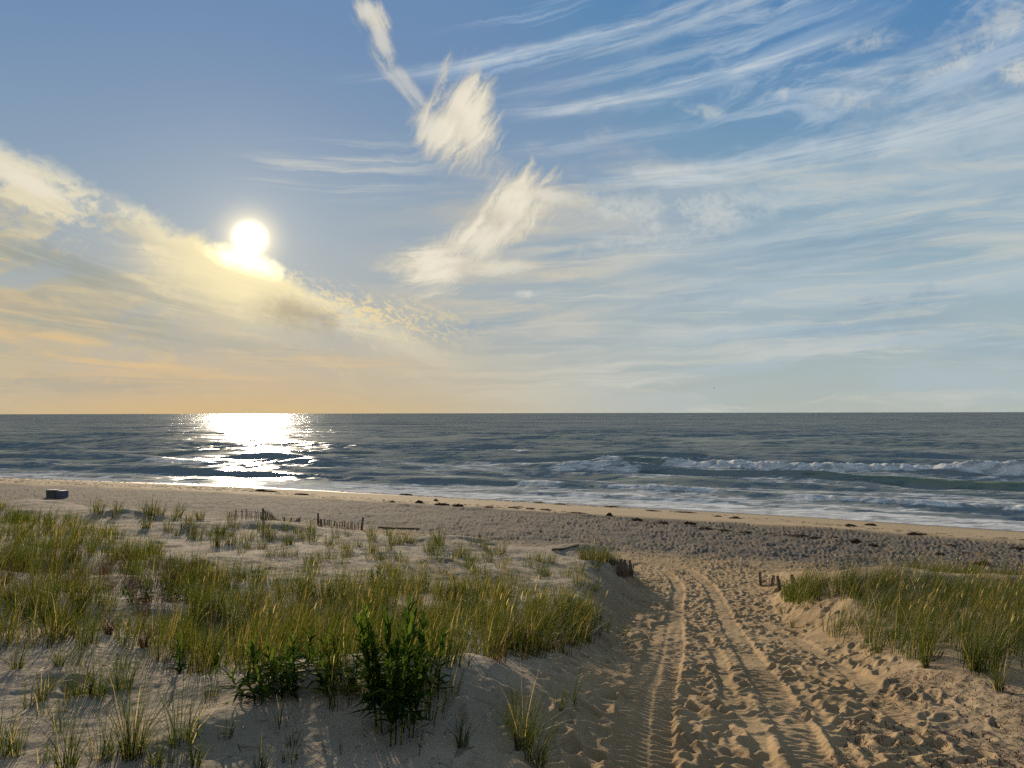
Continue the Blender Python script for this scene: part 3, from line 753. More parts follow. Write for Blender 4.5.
gl = tag(link('dune_grass', bag.mesh('dune_grass', grass_m)), 'dense olive beach grass covering the left dune', 'grass', kind='stuff')
n_left = len(P)
RIGHT = [(781, 594), (800, 586), (860, 581), (930, 581), (1024, 586), (1900, 604), (1900, 900), (1060, 712), (1010, 688), (960, 672), (925, 664), (870, 655), (836, 643), (828, 630), (838, 614), (850, 606), (836, 598), (815, 600), (808, 613), (790, 606)]
P = scatter(4, 30, 5, 26, 20.0, RIGHT, 0.35, 202, 0.7)
bag = Bag()
dl = np.hypot(P[:, 0], P[:, 1])
nb = np.where(dl < 13, 26, 18)
tufts(bag, P, (0.47 + 0.28 * r2.random(len(P))) * (1 + 0.5 * fbm(P[:, 0] * 0.7, P[:, 1] * 0.7, 2, 15)), nb, 0.12, (0.34, -0.03), tint0=0.16 + 0.25 * fbm(P[:, 0] * 0.4, P[:, 1] * 0.4, 2, 16), rs=r2, heads=0.05)
P2 = scatter(6, 14, 14, 25, 22.0, [(781, 597), (800, 587), (900, 582), (900, 592), (850, 598), (826, 602), (812, 612), (790, 606)], 0.2, 204)
tufts(bag, P2, 0.42 + 0.26 * r2.random(len(P2)), np.full(len(P2), 22), 0.12, (0.34, -0.03), tint0=0.16, rs=r2, heads=0.06)
gr = tag(link('dune_grass', bag.mesh('dune_grass', grass_m)), 'dense wind-leaning beach grass covering the right dune', 'grass', kind='stuff')
# reddish dead stalks under the grass
BROWN = [(0, 560), (120, 556), (260, 580), (330, 600), (330, 640), (230, 640), (120, 612), (0, 600)]
P = scatter(-22, 2, 6, 22, 4.0, BROWN, 0.9, 303, 0.5)
P2 = scatter(-1, 3, 7, 13, 6, [(470, 640), (600, 620), (600, 645), (540, 662), (480, 668)], 0.5, 304)
P = np.concatenate([P, P2])
bag = Bag()
tufts(bag, P, 0.30 + 0.16 * r2.random(len(P)), np.full(len(P), 26), 0.13, (0.05, 0), tint0=0.4, rs=r2, heads=0.0, maxb=0.5)
tag(link('dead_stalks', bag.mesh('dead_stalks', brown_m)), 'reddish brown dead stalks standing under the dune grass', 'dead plants', kind='stuff')

def tuft_thing(px, py, hpx, label, group=None, nb=24, kind='g', lean=(0.12, 0), spread=0.07, tint0=0.33, heads=0.0, cat='grass tuft', maxb=0.75, name='grass_tuft'):
    p = at([px], [py])[0]
    d = (p - np.array([0, 0, CAM_H])) @ CM
    H = hpx * abs(d[2]) / FPX
    bag = Bag()
    rs_ = np.random.default_rng(int(px * 31 + py * 7))
    tufts_local(bag, p, H, nb, spread, lean, tint0, rs_, heads, maxb)
    o = link(name, bag.mesh(name, {'g': grass_m, 'b': brown_m}[kind]), loc=tuple(p))
    return tag(o, label, cat, group)
def tufts_local(bag, p, H, nb, spread, lean, tint0, rs_, heads, maxb):
    sub = Bag()
    tufts(sub, p[None].copy(), np.array([H]), np.array([nb]), spread, lean, tint0=tint0, rs=rs_, heads=heads, maxb=1.0, splay=0.21, nearw=0.0052)
    for i in range(len(sub.v)): sub.v[i] = sub.v[i] - p
    bag.v, bag.q, bag.t, bag.a, bag.n = sub.v, sub.q, sub.t, sub.a, sub.n

FG = 'single grass tufts on the foreground sand'
fore = [
    (132, 757, 92, 'tall bright green grass tuft at the bottom edge, biggest on the left sand', 40, 'g'),
    (101, 760, 52, 'thin grass tuft just left of the tall bright green one', 16, 'g'),
    (66, 766, 62, 'loose grass tuft cut by the bottom edge near the left corner', 18, 'g'),
    (45, 762, 26, 'short sparse sprig of grass in the bottom left corner', 8, 'g'),
    (2, 752, 46, 'grass tuft cut by the left border of the picture low down', 16, 'g'),
    (81, 696, 46, 'left one of two neighbouring spiky tufts on open sand', 22, 'g'),
    (98, 695, 46, 'right one of two neighbouring spiky tufts on open sand', 22, 'g'),
    (124, 688, 42, 'spreading grass tuft right of the spiky pair on open sand', 22, 'g'),
    (41, 700, 33, 'small upright grass tuft alone on sand left of the spiky pair', 14, 'g'),
    (181, 744, 66, 'slim grass tuft with long shadow right of the tall bright green one', 18, 'g'),
    (195, 766, 36, 'low grass tuft cut by the bottom edge right of the slim one', 12, 'g'),
    (17, 669, 31, 'grass tuft near the left border below the dense grass', 18, 'g'),
    (60, 668, 29, 'second tuft from the left border below the dense grass', 16, 'g'),
    (213, 665, 42, 'dry looking tuft beside the rosette plant on the left sand', 20, 'g'),
    (79, 615, 37, 'bushy tuft at the lower fringe of the dense left grass', 30, 'g'),
    (46, 622, 42, 'wide tuft left of the bushy one at the grass fringe', 30, 'g'),
    (248, 640, 40, 'tuft on the fringe left of the dark leafy bush', 26, 'g'),
    (109, 634, 19, 'reddish brown stub of dead stalks left of two others', 26, 'b'),
    (144, 646, 19, 'reddish brown stub of dead stalks lowest of three', 24, 'b'),
    (140, 630, 13, 'smallest reddish brown stub of dead stalks', 16, 'b'),
    (462, 744, 37, 'small dark grass sprig on the shaded bank right of the leafy bush', 12, 'g'),
    (509, 728, 30, 'thin sprig near the path edge on the shaded bank', 8, 'g'),
    (523, 745, 72, 'tall green tuft at the left edge of the sandy path', 26, 'g'),
    (535, 766, 62, 'green tuft at the bottom edge beside the sandy path', 22, 'g'),
    (558, 708, 36, 'sparse upright stalks left of the tyre track', 6, 'g'),
    (572, 705, 38, 'sparse upright stalks nearest the tyre track', 5, 'g'),
    (278, 726, 40, 'single bent blades on shaded sand left of the leafy bush', 5, 'g'),
    (624, 637, 15, 'tiny tuft on bank below the end of left dune grass', 10, 'g'),
    (999, 690, 36, 'tuft in front of the right dune grass near the right border', 24, 'g'),
    (976, 669, 44, 'tall tuft in front of the right dune grass', 30, 'g'),
    (925, 666, 30, 'tuft at the lower left tip of the right dune grass', 24, 'g'),
    (878, 653, 14, 'small right one of two tiny tufts on sand below the right grass', 12, 'g'),
    (862, 648, 14, 'small left one of two tiny tufts on sand below the right grass', 12, 'g'),
    (792, 627, 14, 'tiny sprig on trodden sand below the right fence', 6, 'g'),
    (783, 614, 14, 'faint sprig on sand just below the right fence', 6, 'g'),
]
for px, py, hp, lab, nb, kd in fore:
    tuft_thing(px, py, hp * (1.2 if kd == 'g' else 1.5), lab, FG, int(nb * 3), kd, cat='grass tuft' if kd == 'g' else 'dead plant', tint0=0.10 if kd == 'g' else 0.35, spread=0.04 if hp < 40 else 0.07, name='grass_tuft' if kd == 'g' else 'dead_stalk_tuft',
               lean=(0.10, 0.0), maxb=0.6, heads=0.0)
mid = [(600, 562, 22, 200), (587, 560, 20, 170), (612, 564, 18, 130), (542, 562, 16, 80), (535, 560, 13, 60), (405, 541, 16, 44), (413, 543, 12, 30), (476, 545, 14, 40), (466, 553, 16, 36), (430, 546, 10, 20), (452, 560, 16, 40)]
mid_lab = ['largest grass clump on the small mound left of the path entrance', 'left neighbour of the largest clump on the mound by the path', 'right neighbour of the largest clump beside the slat fence', 'dark clump on the sand crest left of the mound', 'small clump touching the dark clump on the crest',
           'dark round clump on bare sand right of the far fence', 'smaller clump beside the dark round one right of the far fence', 'dark clump midway along the bare sand crest', 'clump below the dark one midway along the bare sand', 'low clump between two dark ones on bare sand', 'reddish tinged clump on bare sand above the dense grass']
for (px, py, hp, nb), lab in zip(mid, mid_lab):
    tuft_thing(px, py, hp, lab, 'dark clumps on the bare sand crest', nb, 'g', spread=0.22, tint0=0.28, lean=(0.12, 0), heads=0.03)
rr3 = np.random.default_rng(77)
cnt = 0
for _ in range(4000):
    px, py = rr3.uniform(70, 600), rr3.uniform(505, 600)
    top = np.interp(px, [60, 150, 300, 420, 600], [504, 512, 528, 538, 566]); bot = np.interp(px, [60, 150, 215, 300, 390, 470, 600], [505, 530, 548, 572, 590, 592, 600])
    if top < py < bot:
        tuft_thing(px, py, rr3.uniform(11, 25), 'small upright grass tuft scattered on bare sand of the left dune crest', 'small tufts scattered over the bare sand crest', int(rr3.uniform(24, 52)), spread=0.13, tint0=0.22, lean=(0.10, 0))
        cnt += 1
        if cnt >= 165: break
for _ in range(45):
    px, py = rr3.uniform(0, 330), rr3.uniform(606, 668)
    if px > 235: continue
    tuft_thing(px, py, rr3.uniform(14, 30), 'grass tuft on the thinning sandy fringe below the dense left grass', 'tufts on the sandy fringe', int(rr3.uniform(10, 22)), spread=0.07, tint0=0.38, lean=(0.10, 0))

for _ in range(28):
    px, py = rr3.uniform(0, 300), rr3.uniform(664, 775)
    if px > 225 and py < 700: continue
    tuft_thing(px, py, rr3.uniform(22, 50), 'thin splayed grass sprig among the larger tufts on the near left sand', 'sprigs on the near left sand', int(rr3.uniform(12, 34)), spread=0.05, tint0=0.14, lean=(0.10, 0))

# ------------------------------------------------------------------ broad-leaved dune plants (goldenrod): stems and leaves
def dune_plant(px, py, hpx, label, stems, spread, seed, leaf=0.13, lw=0.022, lean=0.0, nleaf=26, fan=0.25, up0=14, u0=0.06):
    p = at([px], [py])[0]
    d = (p - np.array([0, 0, CAM_H])) @ CM
    H = hpx * abs(d[2]) / FPX
    rs_ = np.random.default_rng(seed)
    root = bpy.data.objects.new('dune_plant', None); col.objects.link(root); root.location = tuple(p)
    root.empty_display_size = 0.1
    tag(root, label, 'plant')
    a = rs_.random(stems) * 6.283; r = np.sqrt(rs_.random(stems)) * spread
    base = np.stack([np.cos(a) * r, np.sin(a) * r, np.full(stems, -0.03)], 1)
    # sit each stem on the slope
    base[:, 2] += ground(p[0] + base[:, 0], p[1] + base[:, 1]) - p[2]
    hs = H * (0.6 + 0.4 * rs_.random(stems)); hs[0] = H
    bend = fan * r / max(spread, 1e-3) + 0.05 * rs_.random(stems)
    for k in range(stems):
        bag = Bag(); e = slice(k, k + 1)
        for tw in (a[e] + 1.57, a[e]):
            v, f, tn = ribbon(base[e], hs[e], a[e], bend[e], np.full(1, 0.011), np.full(1, 0.5), shape=(1, 0.9, 0.6, 0.0), twist=tw)
            bag.add(v, f, tn)
        link('stem', bag.mesh('stem', broad_m), root)
    bag = Bag()
    idx = np.repeat(np.arange(stems), nleaf); N = len(idx)
    u = np.tile((np.arange(nleaf) + 0.5) / nleaf, stems) * 0.97 + rs_.normal(0, 0.01, N)
    u = np.clip(u0 + (1 - u0) * u, 0.06, 0.99)
    out_ = hs[idx] * bend[idx] * (0.25 * u + 0.75 * u * u)
    up = hs[idx] * u * np.sqrt(np.clip(1 - 0.55 * np.minimum(bend[idx], 1.2) ** 2 * u, 0.15, 1))
    b = base[idx] + np.stack([np.cos(a[idx]) * out_, np.sin(a[idx]) * out_, up], 1)
    la = np.tile(np.arange(nleaf) * 2.4, stems) + a[idx] + rs_.normal(0, 0.3, N)
    L = leaf * (1.15 - 0.55 * u) * (0.75 + 0.5 * rs_.random(N)) * (0.6 + 0.4 * np.minimum(1, u * 4))
    el = R(up0) + R(72 - up0) * u ** 2.5 + rs_.normal(0, 0.22, N)
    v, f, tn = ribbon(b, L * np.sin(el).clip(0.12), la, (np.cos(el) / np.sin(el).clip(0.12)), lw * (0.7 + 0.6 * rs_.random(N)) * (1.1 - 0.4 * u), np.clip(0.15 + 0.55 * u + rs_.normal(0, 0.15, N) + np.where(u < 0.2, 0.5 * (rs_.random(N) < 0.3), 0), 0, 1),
                      shape=(0.35, 1.0, 0.75, 0.0), droop=0.6 * rs_.random(N) * (u < 0.7))
    bag.add(v, f, tn)
    link('leaf', bag.mesh('leaf', broad_m), root)
    return root
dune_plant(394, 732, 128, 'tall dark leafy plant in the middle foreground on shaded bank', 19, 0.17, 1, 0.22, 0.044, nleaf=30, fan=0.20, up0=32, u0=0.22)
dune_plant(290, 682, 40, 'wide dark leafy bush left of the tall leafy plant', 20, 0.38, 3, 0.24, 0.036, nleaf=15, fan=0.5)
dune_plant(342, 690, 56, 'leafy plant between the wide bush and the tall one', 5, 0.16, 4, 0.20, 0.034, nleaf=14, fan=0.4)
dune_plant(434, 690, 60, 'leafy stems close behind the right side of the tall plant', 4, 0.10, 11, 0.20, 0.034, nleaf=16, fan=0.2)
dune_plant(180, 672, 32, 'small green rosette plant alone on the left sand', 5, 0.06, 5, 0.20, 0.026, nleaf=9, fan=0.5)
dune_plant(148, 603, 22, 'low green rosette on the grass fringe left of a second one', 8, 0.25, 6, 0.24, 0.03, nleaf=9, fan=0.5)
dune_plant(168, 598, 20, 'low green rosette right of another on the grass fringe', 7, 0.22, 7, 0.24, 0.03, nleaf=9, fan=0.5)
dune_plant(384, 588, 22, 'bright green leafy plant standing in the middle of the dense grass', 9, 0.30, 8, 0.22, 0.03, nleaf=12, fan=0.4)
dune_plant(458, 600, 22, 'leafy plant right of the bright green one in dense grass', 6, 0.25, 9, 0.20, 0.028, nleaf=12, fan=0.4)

# ------------------------------------------------------------------ litter of straw and seed husks on the sand
def litter(name, label, poly, x0, x1, y0, y1, dens, seed, m, L=(0.04, 0.22), w=0.004, clump=0.6, tint=(0.4, 1.0)):
    P = scatter(x0, x1, y0, y1, dens, poly, clump, seed, 0.9)
    r_ = np.random.default_rng(seed)
    P[:, 2] += detail(P[:, 0].copy(), P[:, 1].copy())
    N = len(P); a = r_.random(N) * 6.283; l = L[0] + (L[1] - L[0]) * r_.random(N) ** 2
    c_, s_ = np.cos(a), np.sin(a)
    ww = np.maximum(w, 0.0006 * np.hypot(P[:, 0], P[:, 1]))
    u0 = np.stack([c_, s_, np.zeros(N)], 1); v0 = np.stack([-s_, c_, np.zeros(N)], 1) * (ww * 0.5)[:, None]
    A0 = P - u0 * (l * .5)[:, None]; B0 = P + u0 * (l * .5)[:, None]
    A0[:, 2] = ground(A0[:, 0], A0[:, 1]) + detail(A0[:, 0].copy(), A0[:, 1].copy()) + 0.003
    B0[:, 2] = ground(B0[:, 0], B0[:, 1]) + detail(B0[:, 0].copy(), B0[:, 1].copy()) + 0.004 + 0.02 * r_.random(N)
    top = (A0 + B0) / 2; top[:, 2] = np.maximum(top[:, 2], P[:, 2] + 0.004) + ww * 0.5
    V = np.stack([A0 - v0, A0 + v0, B0 + v0, B0 - v0, top], 1).reshape(-1, 3)
    o = (np.arange(N) * 5)[:, None]
    tr = np.concatenate([o + np.array([[0, 4, 1]]), o + np.array([[1, 4, 2]]), o + np.array([[2, 4, 3]]), o + np.array([[3, 4, 0]])])
    tn = np.repeat(tint[0] + (tint[1] - tint[0]) * r_.random(N), 5)
    return tag(link(name, mesh_np(name, V, [tr], False, [m], {'tint': tn})), label, 'plant litter', kind='stuff')
litter('straw_litter', 'dry straw bits lying on the left sand', [(-200, 600), (240, 610), (300, 680), (540, 680), (560, 800), (-200, 800)], -9, 1.5, 3, 14, 26, 401, grass_m, (0.04, 0.20), 0.003, 0.7, (0.55, 1.0))
litter('seed_husks', 'dark husks and twigs strewn over sand at the lower right', [(900, 660), (1024, 690), (1200, 760), (1200, 820), (800, 820), (840, 740), (880, 690)], 2, 9, 4, 10, 420, 402, brown_m, (0.015, 0.08), 0.008, 0.8, (0.0, 0.8))

litter('twig_litter', 'dark broken stalks and twigs lying on the left sand', [(-200, 590), (240, 610), (300, 680), (420, 700), (460, 800), (-200, 800)], -9, 1.5, 3, 14, 34, 403, brown_m, (0.03, 0.16), 0.005, 0.8, (0.2, 1.0))

# ------------------------------------------------------------------ sand fences
wood_m, t, b = mat('weathered_wood')
g = t.n.new('ShaderNodeNewGeometry')
nz = t.noise(g.outputs['Position'], 14.0, 4, 0.6)
t.l.new(t.mix((0.075, 0.055, 0.040, 1), (0.17, 0.135, 0.10, 1), nz), b.inputs['Base Color']); b.inputs['Roughness'].default_value = 0.95; b.inputs['Specular IOR Level'].default_value = 0.0
wire_m, t, b = mat('fence_wire')
b.inputs['Base Color'].default_value = (0.10, 0.09, 0.08, 1); b.inputs['Roughness'].default_value = 0.9; b.inputs['Specular IOR Level'].default_value = 0.0

def prism(p0, p1, w, d_, ang=0.0, top=0.8):
    """four-sided tapered bar from p0 to p1"""
    p0, p1 = np.array(p0, float), np.array(p1, float)
    c_, s_ = math.cos(ang), math.sin(ang)
    ax = (p1 - p0) / np.linalg.norm(p1 - p0)
    u = np.array([c_, s_, 0.0]); u = u - ax * (u @ ax)
    if np.linalg.norm(u) < 1e-3: u = np.array([0, 0, 1.0])
    u /= np.linalg.norm(u); v = np.cross(ax, u)
    V = []
    for q, k in ((p0, 1.0), (p1, top)):
        for a, b_ in ((-1, -1), (1, -1), (1, 1), (-1, 1)):
            V.append(q + u * a * w / 2 * k + v * b_ * d_ / 2 * k)
    F = np.array([[0, 3, 2, 1], [4, 5, 6, 7], [0, 1, 5, 4], [1, 2, 6, 5], [2, 3, 7, 6], [3, 0, 4, 7]])
    return np.array(V), F
def join(parts):
    V, F, n = [], [], 0
    for v, f in parts: V.append(v); F.append(f + n); n += len(v)
    return np.concatenate(V), np.concatenate(F)
def fence(pts, posts, label, slat_h, post_h, step=0.085, seed=0, gap=0.1, wires=2):
    """slat-and-wire sand fence along ground points; posts = [(share along, height factor)]"""
    P = np.array(pts); o = P[0]
    root = bpy.data.objects.new('sand_fence', None); col.objects.link(root); root.location = tuple(o); root.empty_display_size = 0.2
    tag(root, label, 'fence', 'slat sand fences on the dune edge')
    rs_ = np.random.default_rng(seed)
    seg = np.concatenate([[0], np.cumsum(np.linalg.norm(np.diff(P[:, :2], axis=0), axis=1))]); L = seg[-1]
    def pt(s_):
        x = np.interp(s_, seg, P[:, 0]); y = np.interp(s_, seg, P[:, 1]); return np.array([x, y, float(ground(x, y))]) - o
    ang = math.atan2(P[-1, 1] - P[0, 1], P[-1, 0] - P[0, 0])
    for u, k in posts:
        q = pt(u * L); ln = rs_.normal(0, 0.05, 2)
        v, f = prism(q - np.array([0, 0, 0.25]), q + np.array([ln[0], ln[1], post_h * k]), 0.095, 0.085, ang)
        link('post', mesh_np('post', v, [f], False, [wood_m]), root)
    parts = []; s_ = 0.03
    while s_ < L:
        if rs_.random() > gap:
            q = pt(s_); ln = rs_.normal(0, 0.035, 2)
            parts.append(prism(q - np.array([0, 0, 0.15]), q + np.array([ln[0], ln[1], slat_h * (0.75 + 0.35 * rs_.random())]), 0.04, 0.012, ang, 0.9))
        s_ += step * (0.85 + 0.3 * rs_.random())
    for v, f in parts: link('slat', mesh_np('slat', v, [f], False, [wood_m]), root)
    parts = []
    for k in range(wires):
        hz = slat_h * (0.35 + 0.45 * k)
        ss_ = np.linspace(0, L, max(4, int(L / 0.5)))
        for a_, b_ in zip(ss_[:-1], ss_[1:]):
            parts.append(prism(pt(a_) + np.array([0.012, -0.02, hz]), pt(b_) + np.array([0.012, -0.02, hz]), 0.010, 0.010, 0.0, 1.0))
    v, f = join(parts); link('wire', mesh_np('wire', v, [f], False, [wire_m]), root)
    return root
fence(at([228, 262, 300], [520, 521, 522.5]), [(0.12, 0.9), (0.55, 1.1), (0.7, 1.0)], 'slat sand fence far left with two close posts near its middle', 0.36, 0.50, 0.095, 1, 0.06)
fence(at([318, 340, 361], [524, 527.5, 530]), [(0.0, 1.15), (0.1, 0.6), (1.0, 1.25)], 'slat sand fence far off between two dark posts', 0.33, 0.50, 0.095, 2, 0.06)
fence(at([617, 627, 634], [574, 576, 578]), [(0.0, 0.85), (0.35, 0.9), (0.65, 1.0), (0.97, 1.05)], 'end of slat fence beside the grass mound left of the path', 0.42, 0.50, 0.07, 3, 0.05)
fence(at([761, 775, 792, 808], [586, 586.5, 587, 588]), [(0.0, 1.1), (0.16, 0.9), (0.34, 0.95), (0.62, 0.9)], 'short fence right of the path running into the grass', 0.30, 0.38, 0.16, 4, 0.35)

# ------------------------------------------------------------------ dark crates on the far beach
dark_m, t, b = mat('dark_plastic'); b.inputs['Base Color'].default_value = (0.06, 0.062, 0.055, 1); b.inputs['Roughness'].default_value = 0.5
navy_m, t, b = mat('navy_plastic'); b.inputs['Base Color'].default_value = (0.075, 0.072, 0.12, 1); b.inputs['Roughness'].default_value = 0.5
import bmesh
def bev_box(name, sx_, sy_, sz_, m, parent, loc, bev=0.02):
    bm = bmesh.new(); bmesh.ops.create_cube(bm, size=1.0)
    bmesh.ops.scale(bm, vec=(sx_, sy_, sz_), verts=bm.verts)
    bmesh.ops.bevel(bm, geom=list(bm.edges), offset=bev, segments=2, affect='EDGES', profile=0.6)
    me = bpy.data.meshes.new(name); bm.to_mesh(me); bm.free(); me.materials.append(m)
    return link(name, me, parent, loc)
def crate(px, py, w, d_, h, m, label, rz):
    p = at([px], [py])[0]
    root = bpy.data.objects.new('storage_crate', None); col.objects.link(root); root.location = (p[0], p[1], p[2] - 0.03); root.rotation_euler = (0, 0, rz)
    tag(root, label, 'crate', 'dark crates on the far beach')
    bev_box('body', w, d_, h * 0.86, m, root, (0, 0, h * 0.43), 0.03)
    bev_box('lid', w * 1.06, d_ * 1.06, h * 0.13, m, root, (0, 0, h * 0.925), 0.025)
    for s_ in (-1, 1): bev_box('handle', 0.03, d_ * 0.4, 0.05, m, root, (s_ * (w / 2 + 0.016), 0, h * 0.62), 0.008)
crate(52.5, 497.5, 0.62, 0.6, 0.60, dark_m, 'black crate, left one of two dark boxes on the far left beach', 0.1)
crate(61.8, 497.5, 0.60, 0.6, 0.54, navy_m, 'dark blue crate, right one of two dark boxes on the far left beach', -0.1)

# ------------------------------------------------------------------ seaweed along the wrack lines
weed_m, t, b = mat('seaweed')
g = t.n.new('ShaderNodeNewGeometry')
t.l.new(t.mix((0.022, 0.015, 0.010, 1), (0.075, 0.045, 0.022, 1), t.noise(g.outputs['Position'], 9.0, 4, 0.7)), b.inputs['Base Color']); b.inputs['Roughness'].default_value = 0.95; b.inputs['Specular IOR Level'].default_value = 0.05
def weed(px, py, wpx, hpx, label, group, seed):
    p = at([px], [py])[0]
    dist = abs(((p - np.array([0, 0, CAM_H])) @ CM)[2])
    w = wpx * dist / FPX * (0.8 + 0.9 * ((seed * 37) % 10) / 10); h = max(0.05, hpx * dist / FPX * (0.4 + 0.5 * ((seed * 53) % 10) / 10))
    rs_ = np.random.default_rng(seed)
    nu, nv = 26, 7
    a = np.linspace(0, 2 * np.pi, nu, endpoint=False)
    V = [[0, 0, h * 0.8]]; 
    ra = 1 + 0.7 * fbm(np.cos(a) * 1.8 + seed, np.sin(a) * 1.8, 3, seed % 50)
    rows = []
    for j in range(1, nv + 1):
        rj = j / nv
        x = np.cos(a) * ra * rj * w / 2; y = np.sin(a) * ra * rj * w * 0.38
        zz = h * np.sqrt(np.clip(1 - rj ** 2, 0, 1)) * (0.75 + 0.9 * fbm(x * 7 + seed, y * 7, 3, seed % 40)) - (0.04 if j == nv else 0)
        gz_ = ground(p[0] + x, p[1] + y) - p[2]
        rows.append(np.stack([x, y, zz + gz_], 1))
    V = np.concatenate([np.array(V)] + rows)
    i = np.arange(nu); k = (i + 1) % nu
    tris = np.stack([np.zeros(nu, int), 1 + i, 1 + k], 1)
    qs = [np.stack([1 + j * nu + i, 1 + (j + 1) * nu + i, 1 + (j + 1) * nu + k, 1 + j * nu + k], 1) for j in range(nv - 1)]
    # loose strands
    ns = 14; sv, sq = [], []; n0 = len(V)
    for q in range(ns):
        an = rs_.random() * 6.283; r0 = rs_.random() * w * 0.4; L = (0.2 + 0.5 * rs_.random()) * min(w, 0.8)
        cx, cy = math.cos(an) * r0, math.sin(an) * r0 * 0.7; d2 = an + rs_.normal(0, 0.8)
        for s_ in range(4):
            x = cx + math.cos(d2) * L * s_ / 3; y = cy + math.sin(d2) * L * s_ / 3
            zz = max(h * 0.9 * (1 - (math.hypot(x / (w * .5), y / (w * .38))) ** 2), 0.0) + 0.02 + float(ground(p[0] + x, p[1] + y)) - p[2] + 0.02 * rs_.random()
            nx, ny = -math.sin(d2) * 0.018, math.cos(d2) * 0.018
            sv += [[x - nx, y - ny, zz], [x + nx, y + ny, zz]]
        for s_ in range(3):
            b0 = n0 + q * 8 + s_ * 2; sq.append([b0, b0 + 1, b0 + 3, b0 + 2])
    V = np.concatenate([V, np.array(sv)])
    me = mesh_np('seaweed_clump', V, [np.concatenate(qs + [np.array(sq)]), tris], True, [weed_m])
    tag(link('seaweed_clump', me, loc=tuple(p)), label, 'seaweed', group)
UP = 'seaweed clumps along the upper wrack line'; LO = 'seaweed clumps along the lower wrack line'
U_L = 'dark seaweed clump on the edge between grey trodden and smooth sand'; L_L = 'flat brown seaweed clump on smooth sand close to the water'
weeds = [(260.5, 491.5, 9, 4, 'reddish seaweed heap, left one of a pair on the far beach', UP), (270, 492, 8, 3, 'seaweed heap, right one of a pair on the far beach', UP), (301, 495, 11, 4, 'lone seaweed heap right of the far pair', UP),
    (392, 502, 7, 3, U_L, UP), (419, 503, 9, 3, U_L, UP), (436, 501, 5, 2.5, U_L, UP), (441, 505, 14, 3, U_L, UP), (458, 506.5, 9, 3.5, U_L, UP), (489, 508, 9, 2.5, U_L, UP), (514, 508, 8, 2, U_L, UP), (530, 509, 6, 2, U_L, UP), (545, 510, 8, 2.5, U_L, UP),
    (576, 513.5, 11, 3, U_L, UP), (590, 516.5, 9, 3, U_L, UP), (610, 516.5, 7, 4, 'tall dark seaweed knob in the middle of the beach edge', UP), (637, 520.5, 11, 3, U_L, UP), (663, 523.5, 11, 3, U_L, UP), (689, 524, 11, 3.5, U_L, UP), (705, 529, 10, 3, U_L, UP), (725, 531, 11, 3, U_L, UP), (745, 533, 9, 3, U_L, UP),
    (799, 536, 14, 3, U_L, UP), (815, 538, 8, 3, U_L, UP), (835, 538, 14, 3.5, U_L, UP), (855, 542, 13, 4, U_L, UP), (873, 546, 10, 3, U_L, UP), (940, 555, 10, 3, U_L, UP), (982, 565, 16, 5, 'wide dark seaweed patch above the right dune grass', UP),
    (539, 503, 8, 1.6, L_L, LO), (560, 504.5, 9, 2, L_L, LO), (612, 507, 10, 2, L_L, LO), (652, 511, 9, 2.2, L_L, LO), (684, 512.5, 15, 2, L_L, LO), (718, 516.5, 11, 2.2, L_L, LO), (735, 518.5, 13, 2.4, L_L, LO), (850, 526, 12, 2.2, L_L, LO), (871, 525.5, 10, 2.6, L_L, LO),
    (915, 535, 20, 4, 'broad seaweed mat alone on smooth sand at the right', LO), (951, 546, 10, 2, L_L, LO), (1018, 549, 13, 3.4, 'seaweed patch at the right border on smooth sand', LO), (335, 489.5, 12, 1.8, L_L, LO), (310, 488, 10, 1.6, L_L, LO), (280, 487, 12, 1.6, L_L, LO), (365, 491.5, 10, 1.6, L_L, LO), (405, 495, 14, 1.6, L_L, LO), (235, 486, 10, 1.6, L_L, LO)]
for i, a in enumerate(weeds): weed(*a, seed=i * 3 + 1)
_ux = np.array([-100, 0, 260, 330, 520, 640, 780, 900, 1024, 1150]); _uy = np.array([478.5, 481, 491, 498, 508, 522, 535.5, 548, 558, 569])
_lx = np.array([-100, 0, 260, 385, 520, 640, 780, 900, 1024, 1150]); _ly = np.array([475, 478, 486.5, 493.5, 501.5, 509.5, 520.5, 531, 541, 552])
for _x, _y, _h, _l, _sd in ((_ux, _uy, 1.6, 'thin dark line of seaweed shreds along the beach berm', 501), (_lx, _ly, 0.9, 'fine brown seaweed shreds strewn on smooth sand near the water', 502)):
    _p = [(x, y - _h) for x, y in zip(_x, _y)] + [(x, y + _h) for x, y in zip(_x[::-1], _y[::-1])]
    _o = litter('seaweed_shreds', _l, _p, -70, 50, 25, 100, 3.0 if _sd == 501 else 2.2, _sd, weed_m, (0.15, 0.6), 0.05, 1.0)

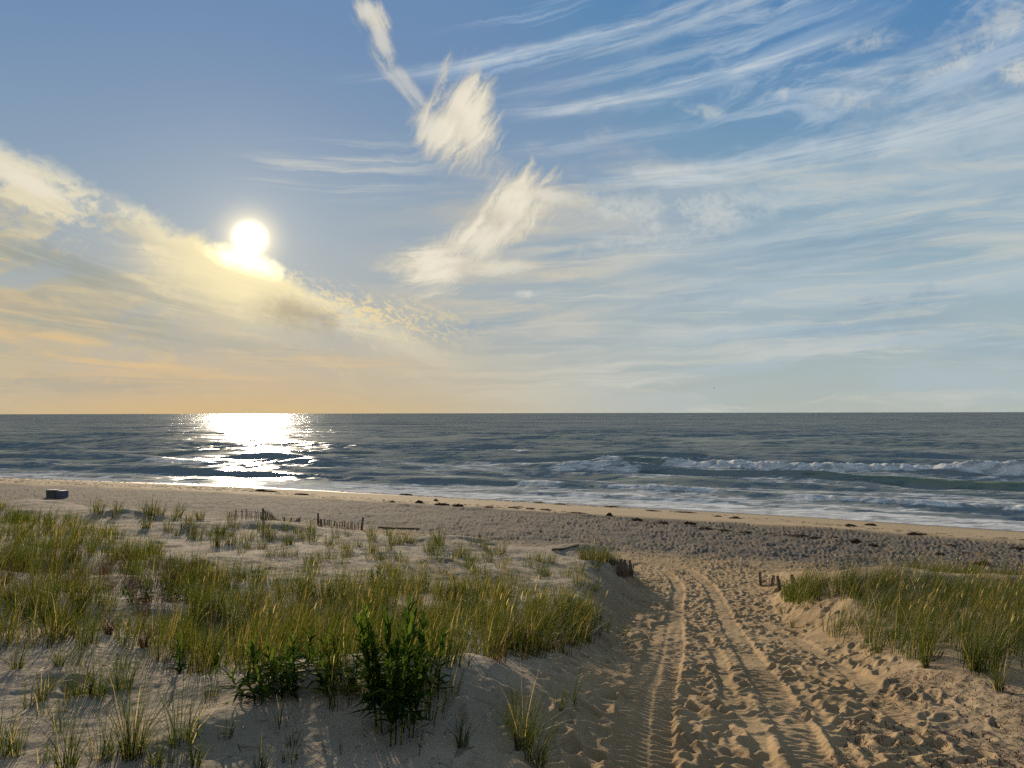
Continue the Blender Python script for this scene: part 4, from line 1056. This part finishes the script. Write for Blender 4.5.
# ------------------------------------------------------------------ driftwood and a far gull
def driftwood(pxs, pys, r, label, seed):
    P = at(pxs, pys); o = P[0]; n = 12
    tt_ = np.linspace(0, 1, n); t0 = np.linspace(0, 1, len(P))
    C = np.stack([np.interp(tt_, t0, P[:, k]) for k in range(3)], 1)
    C[:, 2] = ground(C[:, 0], C[:, 1]) + r * 0.6
    C[:, 2] += 0.015 * np.sin(tt_ * 7 + seed)
    ax = C[-1] - C[0]; ax /= np.linalg.norm(ax); u = np.cross(ax, [0, 0, 1]); u /= np.linalg.norm(u); v = np.cross(u, ax)
    a = np.linspace(0, 2 * np.pi, 8, endpoint=False)
    V = np.concatenate([C[i] - o + (np.cos(a)[:, None] * u + np.sin(a)[:, None] * v) * r * (0.6 + 0.5 * math.sin(3.14 * (0.15 + 0.7 * tt_[i]))) * (1 + 0.2 * vnoise(a * 2, a * 0 + i, seed))[:, None] for i in range(n)])
    F = [[i * 8 + k, i * 8 + (k + 1) % 8, (i + 1) * 8 + (k + 1) % 8, (i + 1) * 8 + k] for i in range(n - 1) for k in range(8)]
    me = mesh_np('driftwood', V, [np.array(F), np.array([list(range(7, -1, -1)), [(n - 1) * 8 + k for k in range(8)]])], True, [wood_m])
    tag(link('driftwood', me, loc=tuple(o)), label, 'driftwood')
driftwood([552, 566, 579], [551, 549, 546.5], 0.04, 'reddish brown driftwood pole on the crest left of the grass mound', 1)
driftwood([378, 400, 420], [528, 529, 530], 0.05, 'thin pale driftwood stick lying right of the far fence', 2)

gull_m, t, b = mat('gull_plumage'); b.inputs['Base Color'].default_value = (0.20, 0.21, 0.22, 1); b.inputs['Roughness'].default_value = 0.8
def gull(px, py, dist):
    d = px_dir([px], [py])[0]; p = np.array([0, 0, CAM_H]) + d * dist / d[1]
    rings = [(-0.26, 0.012), (-0.16, 0.05), (0.0, 0.075), (0.12, 0.06), (0.19, 0.045), (0.24, 0.042), (0.29, 0.015), (0.33, 0.006)]
    V, F = [], []
    a = np.linspace(0, 2 * np.pi, 10, endpoint=False)
    for x, r in rings:
        for q in a: V.append([x, math.cos(q) * r, math.sin(q) * r])
    for i in range(len(rings) - 1):
        for k in range(10): F.append([i * 10 + k, i * 10 + (k + 1) % 10, (i + 1) * 10 + (k + 1) % 10, (i + 1) * 10 + k])
    for s_ in (-1, 1):                         # cranked, pointed wings
        st = [(0.05, 0.02, 0.20, 0.03), (0.28, 0.12, 0.17, 0.02), (0.45, 0.10, 0.12, 0.014), (0.66, 0.02, 0.03, 0.005)]
        n0 = len(V)
        for y, z_, ch, th in st:
            x0 = 0.08 - (0.0 if y < 0.3 else (y - 0.28) * 0.35)
            for dx, dz in ((0, 0), (-ch * 0.4, th), (-ch, 0), (-ch * 0.4, -th * 0.5)): V.append([x0 + dx, s_ * y, z_ + dz])
        for i in range(3):
            for k in range(4): F.append([n0 + i * 4 + k, n0 + i * 4 + (k + 1) % 4, n0 + (i + 1) * 4 + (k + 1) % 4, n0 + (i + 1) * 4 + k])
    n0 = len(V); V += [[-0.24, -0.03, 0], [-0.24, 0.03, 0], [-0.40, 0.07, 0], [-0.40, -0.07, 0]]; F.append([n0, n0 + 1, n0 + 2, n0 + 3])
    o = link('gull', mesh_np('gull', np.array(V), [np.array(F)], True, [gull_m]), loc=tuple(p)); o.rotation_euler = (R(12), 0, R(160))
    tag(o, 'tiny grey gull flying above the sea horizon', 'bird')
gull(714, 388, 260)
